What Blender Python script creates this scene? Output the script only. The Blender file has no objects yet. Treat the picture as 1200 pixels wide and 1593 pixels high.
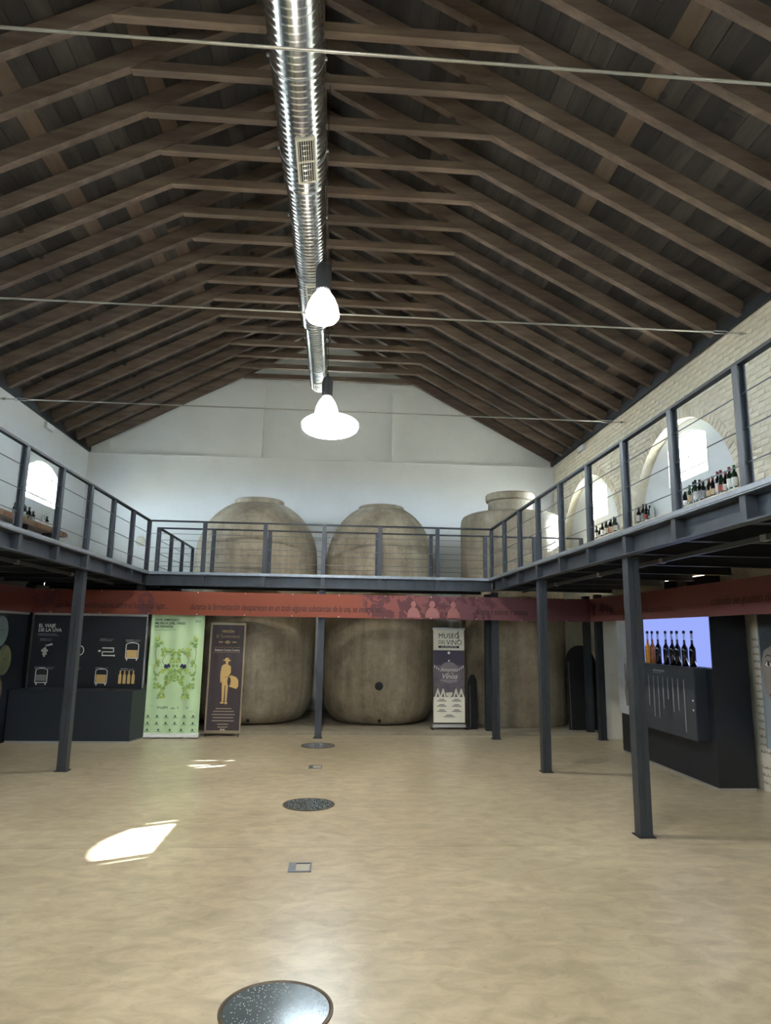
import bpy, bmesh, math, random
from mathutils import Vector, Matrix
from mathutils.geometry import tessellate_polygon
random.seed(7)
PI = math.pi
S = bpy.context.scene
C = S.collection

# ---------------------------------------------------------------- camera
YAW, PITCH, ROLL, FPX, EYE = 0.0697, 0.1796, 0.0154, 1049.47, 1.7
cy, sy, cp, sp = math.cos(YAW), math.sin(YAW), math.cos(PITCH), math.sin(PITCH)
Fw = Vector((sy*cp, cy*cp, sp)); Rt = Vector((cy, -sy, 0)); Up = Rt.cross(Fw)
cr, sr = math.cos(ROLL), math.sin(ROLL)
Rc = Rt*cr + Up*sr; Uc = Up*cr - Rt*sr
cam = bpy.data.cameras.new('camera'); cam_o = bpy.data.objects.new('camera', cam); C.objects.link(cam_o)
cam_o.matrix_world = Matrix(((Rc.x, Uc.x, -Fw.x, 0), (Rc.y, Uc.y, -Fw.y, 0), (Rc.z, Uc.z, -Fw.z, EYE), (0, 0, 0, 1)))
cam.sensor_fit = 'VERTICAL'; cam.sensor_height = 36; cam.lens = FPX*36/1593; cam.clip_end = 300
S.camera = cam_o
# ---------------------------------------------------------------- sky, sun, exposure
w = bpy.data.worlds.new('sky'); S.world = w; w.use_nodes = True
bg = w.node_tree.nodes['Background']; bg.inputs[0].default_value = (0.78, 0.90, 1.0, 1); bg.inputs[1].default_value = 23.0
sun = bpy.data.lights.new('sun', 'SUN'); sun.energy = 42; sun.angle = 0.009; sun.color = (1.0, 1.0, 1.0)
sun_o = bpy.data.objects.new('sun', sun); C.objects.link(sun_o)
sun_o.rotation_euler = Vector((-1, -0.51, -0.67)).to_track_quat('-Z', 'Y').to_euler(); sun_o.location = (30, 15, 20)
LAMP, DOWN = 9.5, 31.0
S.view_settings.view_transform = 'Standard'; S.view_settings.look = 'None'
S.view_settings.gamma = 1; S.view_settings.use_curve_mapping = False
S.view_settings.exposure = 1.7

# ---------------------------------------------------------------- materials
MATS = {}
def rgb(r, g, b):
    f = lambda c: (c/255/12.92) if c/255 <= .04045 else ((c/255+.055)/1.055)**2.4
    return (f(r), f(g), f(b), 1)
def mat(name, col, rough=.6, metal=0, var=0, scale=4, stretch=(1, 1, 1), bump=0, bscale=40, col2=None, emit=0, rnd=0, spec=None, detail=6):
    if name in MATS: return MATS[name]
    m = bpy.data.materials.new(name); m.use_nodes = True; MATS[name] = m
    nt = m.node_tree; N = nt.nodes; L = nt.links; b = N['Principled BSDF']
    b.inputs['Base Color'].default_value = col; b.inputs['Roughness'].default_value = rough; b.inputs['Metallic'].default_value = metal
    if spec is not None: b.inputs['Specular IOR Level'].default_value = spec
    if emit:
        b.inputs['Emission Color'].default_value = col; b.inputs['Emission Strength'].default_value = emit
    tc = N.new('ShaderNodeTexCoord'); mp = N.new('ShaderNodeMapping'); L.new(tc.outputs['Object'], mp.inputs[0]); mp.inputs['Scale'].default_value = stretch
    last = None
    if var or col2:
        nz = N.new('ShaderNodeTexNoise'); L.new(mp.outputs[0], nz.inputs[0]); nz.inputs['Scale'].default_value = scale; nz.inputs['Detail'].default_value = detail; nz.inputs['Roughness'].default_value = .65
        rp = N.new('ShaderNodeValToRGB'); L.new(nz.outputs[0], rp.inputs[0])
        c2 = col2 if col2 else tuple(c*(1-var) for c in col[:3])+(1,)
        rp.color_ramp.elements[0].position = .33; rp.color_ramp.elements[0].color = c2
        rp.color_ramp.elements[1].position = .67; rp.color_ramp.elements[1].color = col
        last = rp.outputs[0]
    if rnd:
        oi = N.new('ShaderNodeObjectInfo'); hs = N.new('ShaderNodeHueSaturation')
        mr = N.new('ShaderNodeMapRange'); L.new(oi.outputs['Random'], mr.inputs[0]); mr.inputs[3].default_value = 1-rnd; mr.inputs[4].default_value = 1+rnd
        L.new(mr.outputs[0], hs.inputs['Value'])
        if last: L.new(last, hs.inputs['Color'])
        else: hs.inputs['Color'].default_value = col
        last = hs.outputs[0]
    if last: L.new(last, b.inputs['Base Color'])
    if bump:
        n2 = N.new('ShaderNodeTexNoise'); L.new(mp.outputs[0], n2.inputs[0]); n2.inputs['Scale'].default_value = bscale; n2.inputs['Detail'].default_value = 5
        bp = N.new('ShaderNodeBump'); bp.inputs['Strength'].default_value = bump; bp.inputs['Distance'].default_value = .02
        L.new(n2.outputs[0], bp.inputs['Height']); L.new(bp.outputs[0], b.inputs['Normal'])
    return m
def flat(name, r, g, b, rough=.6, **k): return mat(name, rgb(r, g, b), rough, **k)

def floor_mat():
    m = mat('polished_concrete', rgb(186, 170, 138), .2)
    nt = m.node_tree; N = nt.nodes; L = nt.links; b = N['Principled BSDF']
    tc = N.new('ShaderNodeTexCoord')
    def noise(sc, det, st=(1, 1, 1), ds=0):
        mp = N.new('ShaderNodeMapping'); mp.inputs['Scale'].default_value = st; L.new(tc.outputs['Object'], mp.inputs[0])
        n = N.new('ShaderNodeTexNoise'); n.inputs['Scale'].default_value = sc; n.inputs['Detail'].default_value = det; n.inputs['Distortion'].default_value = ds
        n.inputs['Roughness'].default_value = .62
        L.new(mp.outputs[0], n.inputs[0]); return n
    def ramp(n, p0, c0, p1, c1):
        r = N.new('ShaderNodeValToRGB'); L.new(n.outputs[0], r.inputs[0]); e = r.color_ramp.elements
        e[0].position = p0; e[0].color = c0; e[1].position = p1; e[1].color = c1; return r
    def mul(a, bb, f):
        x = N.new('ShaderNodeMix'); x.data_type = 'RGBA'; x.blend_type = 'MULTIPLY'; x.inputs[0].default_value = f
        L.new(a, x.inputs[6]); L.new(bb, x.inputs[7]); return x.outputs[2]
    a = ramp(noise(.55, 8, ds=.8), .30, rgb(174, 163, 136), .72, rgb(208, 196, 167))
    c = ramp(noise(5, 10, (1, 1.6, 1), .6), .30, (.58, .56, .53, 1), .66, (1, 1, 1, 1))
    d = ramp(noise(26, 4), .27, (.5, .47, .42, 1), .37, (1, 1, 1, 1))
    o = mul(mul(a.outputs[0], c.outputs[0], .85), d.outputs[0], .6)
    L.new(o, b.inputs['Base Color'])
    b.inputs['Roughness'].default_value = .28
    bp = N.new('ShaderNodeBump'); bp.inputs['Strength'].default_value = .04; bp.inputs['Distance'].default_value = .02
    L.new(noise(7, 3).outputs[0], bp.inputs['Height']); L.new(bp.outputs[0], b.inputs['Normal'])
    b.inputs['Specular IOR Level'].default_value = .6
    return m
def wood(name, c1, c2, axis, rnd=.3, knots=True):
    st = [5, 5, 5]; st['xyz'.index(axis)] = .7
    m = mat(name, rgb(*c1), .75, col2=rgb(*c2), scale=1.6, stretch=tuple(st), rnd=rnd, bump=.2, bscale=3, detail=4)
    if knots:
        nt = m.node_tree; N = nt.nodes; L = nt.links; b = N['Principled BSDF']
        src = b.inputs['Base Color'].links[0].from_socket
        tc = N.new('ShaderNodeTexCoord'); v = N.new('ShaderNodeTexVoronoi'); v.inputs['Scale'].default_value = 2.3
        L.new(tc.outputs['Object'], v.inputs[0])
        r = N.new('ShaderNodeValToRGB'); L.new(v.outputs['Distance'], r.inputs[0]); e = r.color_ramp.elements
        e[0].position = .06; e[0].color = (.2, .17, .15, 1); e[1].position = .12; e[1].color = (1, 1, 1, 1)
        x = N.new('ShaderNodeMix'); x.data_type = 'RGBA'; x.blend_type = 'MULTIPLY'; x.inputs[0].default_value = .8
        L.new(src, x.inputs[6]); L.new(r.outputs[0], x.inputs[7]); L.new(x.outputs[2], b.inputs['Base Color'])
    return m
def tank_mat():
    m = mat('aged_cement', rgb(150, 140, 120), .7)
    nt = m.node_tree; N = nt.nodes; L = nt.links; b = N['Principled BSDF']
    tc = N.new('ShaderNodeTexCoord')
    def layer(sc, st, p0, c0, p1, c1, det=8):
        mp = N.new('ShaderNodeMapping'); mp.inputs['Scale'].default_value = st; L.new(tc.outputs['Object'], mp.inputs[0])
        n = N.new('ShaderNodeTexNoise'); n.inputs['Scale'].default_value = sc; n.inputs['Detail'].default_value = det; n.inputs['Roughness'].default_value = .68; L.new(mp.outputs[0], n.inputs[0])
        r = N.new('ShaderNodeValToRGB'); L.new(n.outputs[0], r.inputs[0]); e = r.color_ramp.elements
        e[0].position = p0; e[0].color = c0; e[1].position = p1; e[1].color = c1; return r.outputs[0]
    def mul(a, bb, f):
        x = N.new('ShaderNodeMix'); x.data_type = 'RGBA'; x.blend_type = 'MULTIPLY'; x.inputs[0].default_value = f
        L.new(a, x.inputs[6]); L.new(bb, x.inputs[7]); return x.outputs[2]
    a = layer(1.3, (1, 1, 1), .3, rgb(124, 112, 94), .7, rgb(178, 166, 143))
    s = layer(2.2, (2.2, 2.2, .22), .32, (.6, .57, .52, 1), .6, (1, 1, 1, 1))
    f = layer(14, (1, 1, 1), .3, (.66, .64, .6, 1), .52, (1, 1, 1, 1))
    L.new(mul(mul(a, s, .8), f, .6), b.inputs['Base Color'])
    n = N.new('ShaderNodeTexNoise'); n.inputs['Scale'].default_value = 25; n.inputs['Detail'].default_value = 6; L.new(tc.outputs['Object'], n.inputs[0])
    bp = N.new('ShaderNodeBump'); bp.inputs['Strength'].default_value = .3; bp.inputs['Distance'].default_value = .02
    L.new(n.outputs[0], bp.inputs['Height']); L.new(bp.outputs[0], b.inputs['Normal'])
    return m
def glass_mat():
    m = bpy.data.materials.new('window_glass'); m.use_nodes = True; nt = m.node_tree; N = nt.nodes; L = nt.links
    N.remove(N['Principled BSDF']); out = N['Material Output']
    t = N.new('ShaderNodeBsdfTransparent'); t.inputs[0].default_value = (.93, .96, .97, 1)
    g = N.new('ShaderNodeBsdfGlossy'); g.inputs['Roughness'].default_value = .03
    x = N.new('ShaderNodeMixShader'); x.inputs[0].default_value = .07
    L.new(t.outputs[0], x.inputs[1]); L.new(g.outputs[0], x.inputs[2]); L.new(x.outputs[0], out.inputs[0]); MATS['window_glass'] = m
    return m
def emis(name, col, st):
    m = bpy.data.materials.new(name); m.use_nodes = True; nt = m.node_tree; N = nt.nodes
    N.remove(N['Principled BSDF']); e = N.new('ShaderNodeEmission'); e.inputs[0].default_value = col; e.inputs[1].default_value = st
    nt.links.new(e.outputs[0], N['Material Output'].inputs[0]); MATS[name] = m; return m

M_floor = floor_mat(); M_tank = tank_mat(); M_glass = glass_mat()
M_white = mat('white_plaster', rgb(226, 228, 226), .85, var=.07, scale=1.1, bump=.12, bscale=9)
M_cream = mat('limewashed_brick', rgb(228, 219, 198), .9, col2=rgb(212, 200, 174), scale=5, bump=.4, bscale=14, rnd=.03)
M_mortar = mat('limewashed_mortar', rgb(226, 217, 196), .9, col2=rgb(208, 195, 168), scale=6, bump=.5, bscale=18)
M_raft = wood('rafter_wood', (114, 97, 82), (80, 66, 56), 'x', .22)
M_coll = wood('collar_wood', (118, 100, 84), (86, 71, 60), 'x', .2)
M_plank = wood('plank_wood', (60, 53, 49), (36, 32, 30), 'y', .5)
M_plank2 = wood('pale_plank_wood', (100, 84, 68), (80, 65, 53), 'y', .15)
M_steel = mat('dark_painted_steel', rgb(60, 65, 72), .42, .35, var=.35, scale=3, stretch=(3, 3, .5), bump=.05, bscale=30)
M_steel2 = mat('black_painted_steel', rgb(42, 46, 52), .5, .3, var=.3, scale=3)
M_galv = mat('galvanised_steel', rgb(138, 144, 152), .35, .5, var=.25, scale=20)
M_zinc = mat('spiral_duct_zinc', rgb(222, 225, 228), .21, 1.0, var=.08, scale=9)
M_alu = mat('brushed_aluminium', rgb(190, 192, 194), .35, .8)
M_grille = flat('grille_paint', 214, 208, 190, .5)
M_black = flat('matt_black', 18, 18, 20, .6)
M_hous = flat('lamp_grey', 66, 68, 72, .45, metal=.4)
M_lamp = emis('lamp_glow', (1, .94, .86, 1), LAMP)
M_navy = mat('navy_laminate', rgb(18, 23, 32), .45, var=.2, scale=1.5)
M_navy2 = mat('charcoal_laminate', rgb(27, 34, 44), .45, var=.15, scale=1.5)
M_ink = flat('white_print', 214, 214, 208, .6)
M_inkdim = flat('grey_print', 130, 134, 138, .6)
M_gold = flat('gold_print', 196, 164, 104, .6)
M_dink = flat('dark_print', 40, 34, 34, .7)
M_plinth = mat('plinth_concrete', rgb(150, 142, 124), .7, var=.3, scale=4)
M_cable = flat('steel_cable', 170, 168, 160, .35, metal=.7)
M_dcable = flat('grey_cable', 104, 108, 112, .4, metal=.6)

# ---------------------------------------------------------------- mesh helpers
class MB:
    def __init__(s): s.v = []; s.f = []
    def add(s, vs, fs):
        o = len(s.v); s.v += [tuple(v) for v in vs]; s.f += [tuple(i+o for i in f) for f in fs]; return s
    def box(s, x0, x1, y0, y1, z0, z1, mtx=None):
        vs = [Vector((x, y, z)) for z in (z0, z1) for x, y in ((x0, y0), (x1, y0), (x1, y1), (x0, y1))]
        if mtx: vs = [mtx @ v for v in vs]
        return s.add(vs, [(3, 2, 1, 0), (4, 5, 6, 7), (0, 1, 5, 4), (1, 2, 6, 5), (2, 3, 7, 6), (3, 0, 4, 7)])
    def tube(s, pts, r, n=8):
        pts = [Vector(p) for p in pts]; rings = []
        for i, p in enumerate(pts):
            d = (pts[min(i+1, len(pts)-1)]-pts[max(i-1, 0)]).normalized()
            a = d.cross(Vector((0, 0, 1)));  a = a.normalized() if a.length > 1e-4 else Vector((1, 0, 0)); b = d.cross(a)
            rr = r[i] if isinstance(r, (list, tuple)) else r
            rings.append([p+(a*math.cos(2*PI*k/n)+b*math.sin(2*PI*k/n))*rr for k in range(n)])
        o = []; f = []
        for q in rings: o += q
        for i in range(len(rings)-1):
            for k in range(n): f.append((i*n+k, i*n+(k+1) % n, (i+1)*n+(k+1) % n, (i+1)*n+k))
        f.append(tuple(range(n-1, -1, -1))); f.append(tuple((len(rings)-1)*n+k for k in range(n)))
        return s.add(o, f)
    def lathe(s, prof, n=32, o=(0, 0, 0), caps=True):
        vs = [(o[0]+r*math.cos(2*PI*k/n), o[1]+r*math.sin(2*PI*k/n), o[2]+z) for r, z in prof for k in range(n)]
        f = [(i*n+k, i*n+(k+1) % n, (i+1)*n+(k+1) % n, (i+1)*n+k) for i in range(len(prof)-1) for k in range(n)]
        if caps:
            f.append(tuple(range(n-1, -1, -1))); f.append(tuple((len(prof)-1)*n+k for k in range(n)))
        return s.add(vs, f)
    def prism(s, poly, a, b, fn):                 # poly of (p,q); fn(p,q,t) -> xyz
        n = len(poly)
        vs = [fn(p, q, a) for p, q in poly]+[fn(p, q, b) for p, q in poly]
        f = [(i, (i+1) % n, n+(i+1) % n, n+i) for i in range(n)]
        f += [tuple(range(n-1, -1, -1)), tuple(range(n, 2*n))]
        return s.add(vs, f)
    def plate(s, outer, holes, a, b, fn):         # extruded plate with holes
        loops = [outer]+holes; flatp = [p for l in loops for p in l]; n = len(flatp)
        tr = tessellate_polygon([[Vector((p, q, 0)) for p, q in l] for l in loops])
        vs = [fn(p, q, a) for p, q in flatp]+[fn(p, q, b) for p, q in flatp]
        f = [tuple(t) for t in tr]+[tuple(i+n for i in reversed(t)) for t in tr]
        o = 0
        for l in loops:
            m = len(l)
            for i in range(m): f.append((o+i, o+(i+1) % m, n+o+(i+1) % m, n+o+i))
            o += m
        return s.add(vs, f)
    def poly(s, pts): return s.add(pts, [tuple(range(len(pts)))])
    def mesh(s, name, material, smooth=False, fix=True):
        me = bpy.data.meshes.new(name); me.from_pydata(s.v, [], s.f)
        if fix:
            bm = bmesh.new(); bm.from_mesh(me); bmesh.ops.recalc_face_normals(bm, faces=bm.faces); bm.to_mesh(me); bm.free()
        me.materials.append(material)
        if smooth:
            me.polygons.foreach_set('use_smooth', [True]*len(me.polygons))
            me.set_sharp_from_angle(angle=math.radians(38))
        me.update(); return me
    def obj(s, name, material, parent=None, smooth=False, fix=True, mtx=None):
        return link(name, s.mesh(name, material, smooth, fix), parent, mtx)
def link(name, me, parent=None, mtx=None):
    o = bpy.data.objects.new(name, me); C.objects.link(o)
    if parent: o.parent = parent
    if mtx is not None: o.matrix_local = mtx
    return o
def thing(name, label, cat, loc=(0, 0, 0), rz=0, group=None):
    o = bpy.data.objects.new(name, None); C.objects.link(o); o.location = loc; o.rotation_euler = (0, 0, rz); o.empty_display_size = .1
    return tag(o, label, cat, group)
def tag(o, label, cat, group=None):
    o['label'] = label; o['category'] = cat
    if group: o['group'] = group
    return o
def struct(o, label=None):
    o['kind'] = 'structure'
    if label: o['label'] = label
    return o
def box_obj(name, x0, x1, y0, y1, z0, z1, m, parent=None): return MB().box(x0, x1, y0, y1, z0, z1).obj(name, m, parent)
def bevel_obj(o, w=.006, seg=2):
    b = o.modifiers.new('bevel', 'BEVEL'); b.width = w; b.segments = seg; b.limit_method = 'ANGLE'; return o
TEXTS = []
def text(body, size, x, z, m, parent, align='LEFT', shear=0, y=-.003, frame=None, name='lettering', sx=1.0, space=1.0, thick=0):
    """flat lettering on a surface that faces -y in its parent's space; frame turns it elsewhere"""
    cu = bpy.data.curves.new(name, 'FONT'); cu.body = body; cu.size = size; cu.align_x = align; cu.shear = shear; cu.space_character = space; cu.resolution_u = 3; cu.offset = thick
    o = bpy.data.objects.new('tmp_text', cu); C.objects.link(o)
    f = Matrix.Translation((x, y, z)) @ Matrix.Rotation(PI/2, 4, 'X') @ Matrix.Diagonal((sx, 1, 1, 1))
    if frame is not None: f = frame @ f
    TEXTS.append((o, f, m, parent, name))
def flush_texts():
    bpy.context.view_layer.update(); dg = bpy.context.evaluated_depsgraph_get()
    made = [bpy.data.meshes.new_from_object(t[0].evaluated_get(dg)) for t in TEXTS]
    for (o, f, m, parent, name), me in zip(TEXTS, made):
        cu = o.data; bpy.data.objects.remove(o); bpy.data.curves.remove(cu)
        me.name = name; me.transform(f); me.materials.clear(); me.materials.append(m); link(name, me, parent)
def bars(rows, m, parent, y=-.003, name='print_lines'):      # rows: (x0,x1,z0,z1)
    b = MB()
    for x0, x1, z0, z1 in rows: b.poly([(x0, y, z0), (x1, y, z0), (x1, y, z1), (x0, y, z1)])
    return b.obj(name, m, parent, fix=False)
def arc(cx, cz, a, b, t0, t1, n): return [(cx+a*math.cos(t0+(t1-t0)*i/n), cz+b*math.sin(t0+(t1-t0)*i/n)) for i in range(n+1)]
XZ = lambda p, q, t: (p, t, q)
YZ = lambda p, q, t: (t, p, q)

# ---------------------------------------------------------------- the hall
XL, XR, YB, YN = -5.74, 5.06, 15.35, -5.0
ZE, ZK, XKL, XKR = 5.725, 7.55, -2.33, 1.685
XC = (XL+XR)/2; SLOPE = (ZK-ZE)/(XR-XKR); ZA = ZE+SLOPE*(XR-XC)

g = box_obj('ground', -60, 60, -60, 70, -.35, -.3, mat('outside_gravel', rgb(170, 160, 140), .9, var=.2)); struct(g, 'pale ground outside the hall')
fl = bpy.data.objects.new('floor', None); C.objects.link(fl); struct(fl, 'polished beige concrete floor')
box_obj('slab', XL-.6, XR+.8, YN-.5, 5.878, -.3, 0, M_floor, fl)
box_obj('slab', XL-.6, XR+.8, 5.885, YB+.5, -.3, 0, M_floor, fl)
box_obj('joint', XL, XR, 5.876, 5.887, -.3, -.004, M_dink, fl)

# back wall: thick lower wall, thinner gable with two pilasters, oval window
LED = 5.67
OV = (-.27, 6.56, .70, .355)
bw = MB().box(XL-.6, XR+.8, YB, YB+.5, -.3, LED).obj('wall_back', M_white); struct(bw, 'white plastered end wall behind the tanks')
oval = arc(OV[0], OV[1], OV[2], OV[3], 0, 2*PI, 40)[:-1]
MB().plate([(XL-.6, LED), (XR+.8, LED), (XR+.8, ZE-.1), (XR, ZE+.25), (XC, ZA+.6), (XL, ZE+.25), (XL-.6, ZE-.1)], [oval], YB+.13, YB+.5, XZ).obj('gable', M_white, bw)
for a, b in ((-2.14, -1.83), (1.21, 1.47)): box_obj('pilaster', a, b, YB-.03, YB+.13, LED+.022, 7.38, M_white, bw)
box_obj('ledge_strip', XL, XR, YB-.022, YB+.13, LED-.002, LED+.022, M_white, bw)
wo = bpy.data.objects.new('window_1', None); C.objects.link(wo); struct(wo, 'bright oval window high in the white gable')
MB().plate(oval, [arc(OV[0], OV[1], OV[2]-.03, OV[3]-.03, 0, 2*PI, 40)[:-1]], YB+.16, YB+.20, XZ).obj('frame', M_white, wo)
MB().prism(arc(OV[0], OV[1], OV[2]-.03, OV[3]-.03, 0, 2*PI, 40)[:-1], YB+.178, YB+.184, XZ).obj('pane', M_glass, wo)
for k in range(-2, 3):
    hz = (OV[3]-.03)*math.sqrt(1-(k*.22/.67)**2)
    box_obj('muntin', OV[0]+k*.22-.005, OV[0]+k*.22+.005, YB+.172, YB+.177, OV[1]-hz, OV[1]+hz, M_white, wo)

# right wall with two-stage arched niches, limewashed brick
NICH = [(9.58, 9.58), (13.25, 13.20), (5.8, 5.8), (2.0, 2.0), (-1.8, -1.8)]
NR, NZ, SILL, ND = 1.57, 3.40, 3.63, 5.24
a0 = math.asin((SILL-NZ)/NR)
hole = lambda c: arc(c, NZ, NR, NR, a0, PI-a0, 28)
wr = MB().plate([(YN, -.3), (YB, -.3), (YB, ZE+.2), (YN, ZE+.2)], [hole(c) for c, _ in NICH], XR+.02, ND, YZ).obj('wall_right', M_mortar); struct(wr, 'cream limewashed brick wall with arched niches')
def winpoly(c, hw, z0, zs, rise, n=10):
    R = (hw*hw+rise*rise)/(2*rise); t = math.asin(hw/R)
    return [(c-hw, z0)]+[(c+hw, z0)]+[(c+R*math.sin(t-2*t*i/n), zs+rise-R+R*math.cos(t-2*t*i/n)) for i in range(n+1)]
WR = [(w, .56, 4.06, 4.66, .16) for _, w in NICH]
MB().plate([(YN, -.3), (YB, -.3), (YB, ZE+.2), (YN, ZE+.2)], [winpoly(*q) for q in WR], ND, ND+.12, YZ).obj('niche_back', M_white, wr)
wn = 2
def window(x, q, label, sgn):
    global wn
    o = bpy.data.objects.new('window_%d' % wn, None); C.objects.link(o); struct(o, label); wn += 1
    c, hw, z0, zs, rise = q; d = sgn
    X = lambda a, b: (min(x+d*a, x+d*b), max(x+d*a, x+d*b))
    P = winpoly(c, hw, z0, zs, rise); I = winpoly(c, hw-.035, z0+.035, zs, rise-.03)
    MB().plate(P, [I], *X(.02, .06), YZ).obj('frame', M_white, o)
    MB().prism(I, *X(.036, .042), YZ).obj('pane', M_glass, o)
    a, b = X(.025, .035)
    box_obj('mullion', a, b, c-.009, c+.009, z0+.035, zs+rise-.03, M_white, o)
    box_obj('muntin', a, b, c-hw+.035, c-.015, z0+.16, z0+.185, M_white, o); box_obj('muntin', a, b, c+.015, c+hw-.035, z0+.16, z0+.185, M_white, o)
for i, q in enumerate(WR):
    window(ND, q, ['bright arched window in the nearer niche of the brick wall', 'bright arched window in the farther niche of the brick wall'][i] if i < 2 else 'arched window in the brick wall behind the viewer', 1)

# bricks: near ones single, the rest joined
BV = []
for k in range(6):
    b = MB(); j = lambda s: random.uniform(-s, s)
    vs = []
    for (px, sc) in ((0, 1.0), (-.007, .975)):
        for dy, dz in ((-1, -1), (1, -1), (1, 1), (-1, 1)): vs.append((px+(j(.004) if px else .005), dy*.126*(sc if px else 1)+j(.003), dz*.0345*(sc-.06 if px else 1)+j(.003)))
    b.add(vs, [(0, 1, 5, 4), (1, 2, 6, 5), (2, 3, 7, 6), (3, 0, 4, 7), (4, 5, 6, 7)])
    BV.append(b)
BM = [b.mesh('brick', M_cream) for b in BV]
bricks = []
z = 2.80; row = 0
while z < ZE+.05:
    y = 6.6+(0 if row % 2 else .13)
    while y < YB-.1:
        if all(math.hypot(y-c, z-NZ) > NR+.17 or z < SILL-.06 and abs(y-c) > 9 for c, _ in NICH): bricks.append((y+random.uniform(-.006, .006), z))
        y += .262
    z += .0775; row += 1
bricks.sort(key=lambda p: math.hypot(p[0], XR)/(1 if p[1] > 3.62 else .2))
rest = MB()
for i, (y, z) in enumerate(bricks):
    mt = Matrix.Translation((XR+.02, y, z)) @ Matrix.Rotation(random.uniform(-.012, .012), 4, 'X')
    k = random.randrange(6)
    if i < 250: link('brick', BM[k], wr, mt)
    else: rest.add([mt @ Vector(v) for v in BV[k].v], BV[k].f)
o = rest.obj('farther_bricks', M_cream, wr); o['kind'] = 'stuff'
for c, _ in NICH[:2]:
    nb = 48
    for i in range(nb):
        t0 = a0+(PI-2*a0)*i/nb+.004; t1 = a0+(PI-2*a0)*(i+1)/nb-.004
        r0, r1 = NR-.004+random.uniform(-.004, .004), NR+.145
        ps = [(c+r*math.cos(t), NZ+r*math.sin(t)) for r, t in ((r0, t0), (r1, t0), (r1, t1), (r0, t1))]
        MB().prism(ps, XR+.012-random.uniform(0, .006), XR+.03, YZ).obj('arch_brick', M_cream, wr)

# left wall, plain white plaster with arched windows
WL = [(c, .78, 4.09, 4.62, .27) for c in (13.22, 9.42, 5.62, 1.82, -1.98)]
wl = MB().plate([(YN, -.3), (YB, -.3), (YB, ZE+.2), (YN, ZE+.2)], [winpoly(*q) for q in WL], XL-.6, XL, YZ).obj('wall_left', M_white); struct(wl, 'plain white plastered side wall')
for i, q in enumerate(WL):
    window(XL-.13, q, 'bright arched window in the white side wall above the bottles' if i == 0 else 'arched window in the white wall outside the view', -1)
# wall behind the viewer with a closed double door
wf = MB().plate([(XL-.6, -.3), (XR+.8, -.3), (XR+.8, ZE-.1), (XC, ZA+.6), (XL-.6, ZE-.1)], [[(-1.5, 3.1), (.9, 3.1), (.9, 3.9), (-1.5, 3.9)]], YN-.3, YN, XZ).obj('wall_front', M_white); struct(wf, 'white entrance wall behind the viewer')
fz = bpy.data.objects.new('window_20', None); C.objects.link(fz); struct(fz, 'wide unseen fanlight added behind the viewer for soft light')  # unseen opening added to let a modest glow in from behind
box_obj('pane', -1.5, .9, YN-.16, YN-.154, 3.1, 3.9, M_glass, fz)
for x in (-.7, .1): box_obj('mullion', x-.025, x+.025, YN-.18, YN-.13, 3.1, 3.9, M_steel2, fz)
dr = bpy.data.objects.new('door_1', None); C.objects.link(dr); struct(dr, 'wooden double door behind the viewer')
for x in (-1.55, -.24): box_obj('door_leaf', x, x+1.3, YN, YN+.05, 0.01, 2.9, M_coll, dr)
# eave plates
for i, (x0, x1) in enumerate(((XL, XL+.05), (XR-.05, XR))):
    struct(box_obj('trim_%d' % (i+1), x0, x1, YN, YB, ZE-.03, ZE+.09, M_steel2), 'dark wall plate along the eaves, ' + ('white wall side' if i == 0 else 'brick wall side'))

# ---------------------------------------------------------------- roof
ce = bpy.data.objects.new('ceiling', None); C.objects.link(ce); struct(ce, 'open timber roof of brown rafters, collar beams and boards')
cosS = 1/math.sqrt(1+SLOPE**2); RD = .185/cosS
TH = .047
def rafter_mesh(xe, sg):
    # sg=+1 right slope; x measured relative, from eave to ridge
    return MB().prism([(xe-sg*.004, ZE+.004*SLOPE), (xe-sg*.004, ZE+.004*SLOPE+RD), (XC+sg*.02, ZA-.02*SLOPE+RD), (XC+sg*.02, ZA-.02*SLOPE)], -TH, TH, XZ).mesh('rafter', M_raft)
RAFL, RAFR = rafter_mesh(XL, -1), rafter_mesh(XR, 1)
CH = .105
COL = MB().prism([(XKL, ZK), (XKR, ZK), (XKR-CH/SLOPE, ZK+CH), (XKL+CH/SLOPE, ZK+CH)], -TH, TH, XZ).mesh('collar_beam', M_coll)
y = 5.78-.625*17
RY = []
while y < YB-.03: RY.append(y); y += .625
for y in RY:
    for n, me in (('rafter', RAFL), ('rafter', RAFR), ('collar_beam', COL)):
        o = link(n, me, ce); o.location.y = y+random.uniform(-.008, .008); o.location.z = random.uniform(-.004, .004)
box_obj('ridge_beam', XC-.018, XC+.018, YN, YB, ZA-.06, ZA+.24, M_raft, ce)
SL = (XR-XC)/cosS; NP = 30; PW = SL/NP
far = MB()
for sg in (-1, 1):
    for i in range(NP):
        s0, s1 = i*PW+.004, (i+1)*PW-.004
        y = 2.4+random.uniform(-1.6, 0)
        def P(s, dz): xx = (XR if sg > 0 else XL)-sg*s*cosS; return (xx, ZE+RD+.003+s*cosS*SLOPE+dz)
        lift = random.uniform(0, .012)
        poly = [P(s0, lift), P(s1, lift), P(s1, lift+.03), P(s0, lift+.03)]
        far.prism(poly, YN, y-.003, XZ)
        while y < YB:
            L_ = random.choice((2.5, 3.125, 3.75, 3.75, 4.375)); y1 = min(y+L_, YB)
            if YB-y1 < .8: y1 = YB
            pm = MB().prism(poly, y+.002, y1-.002, XZ)
            pm.obj('plank', M_plank2 if (sg < 0 and i == 12 and y < 8) or random.random() < .03 else M_plank, ce)
            y = y1
o = far.obj('planks_behind_viewer', M_plank, ce); o['kind'] = 'stuff'
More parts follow.
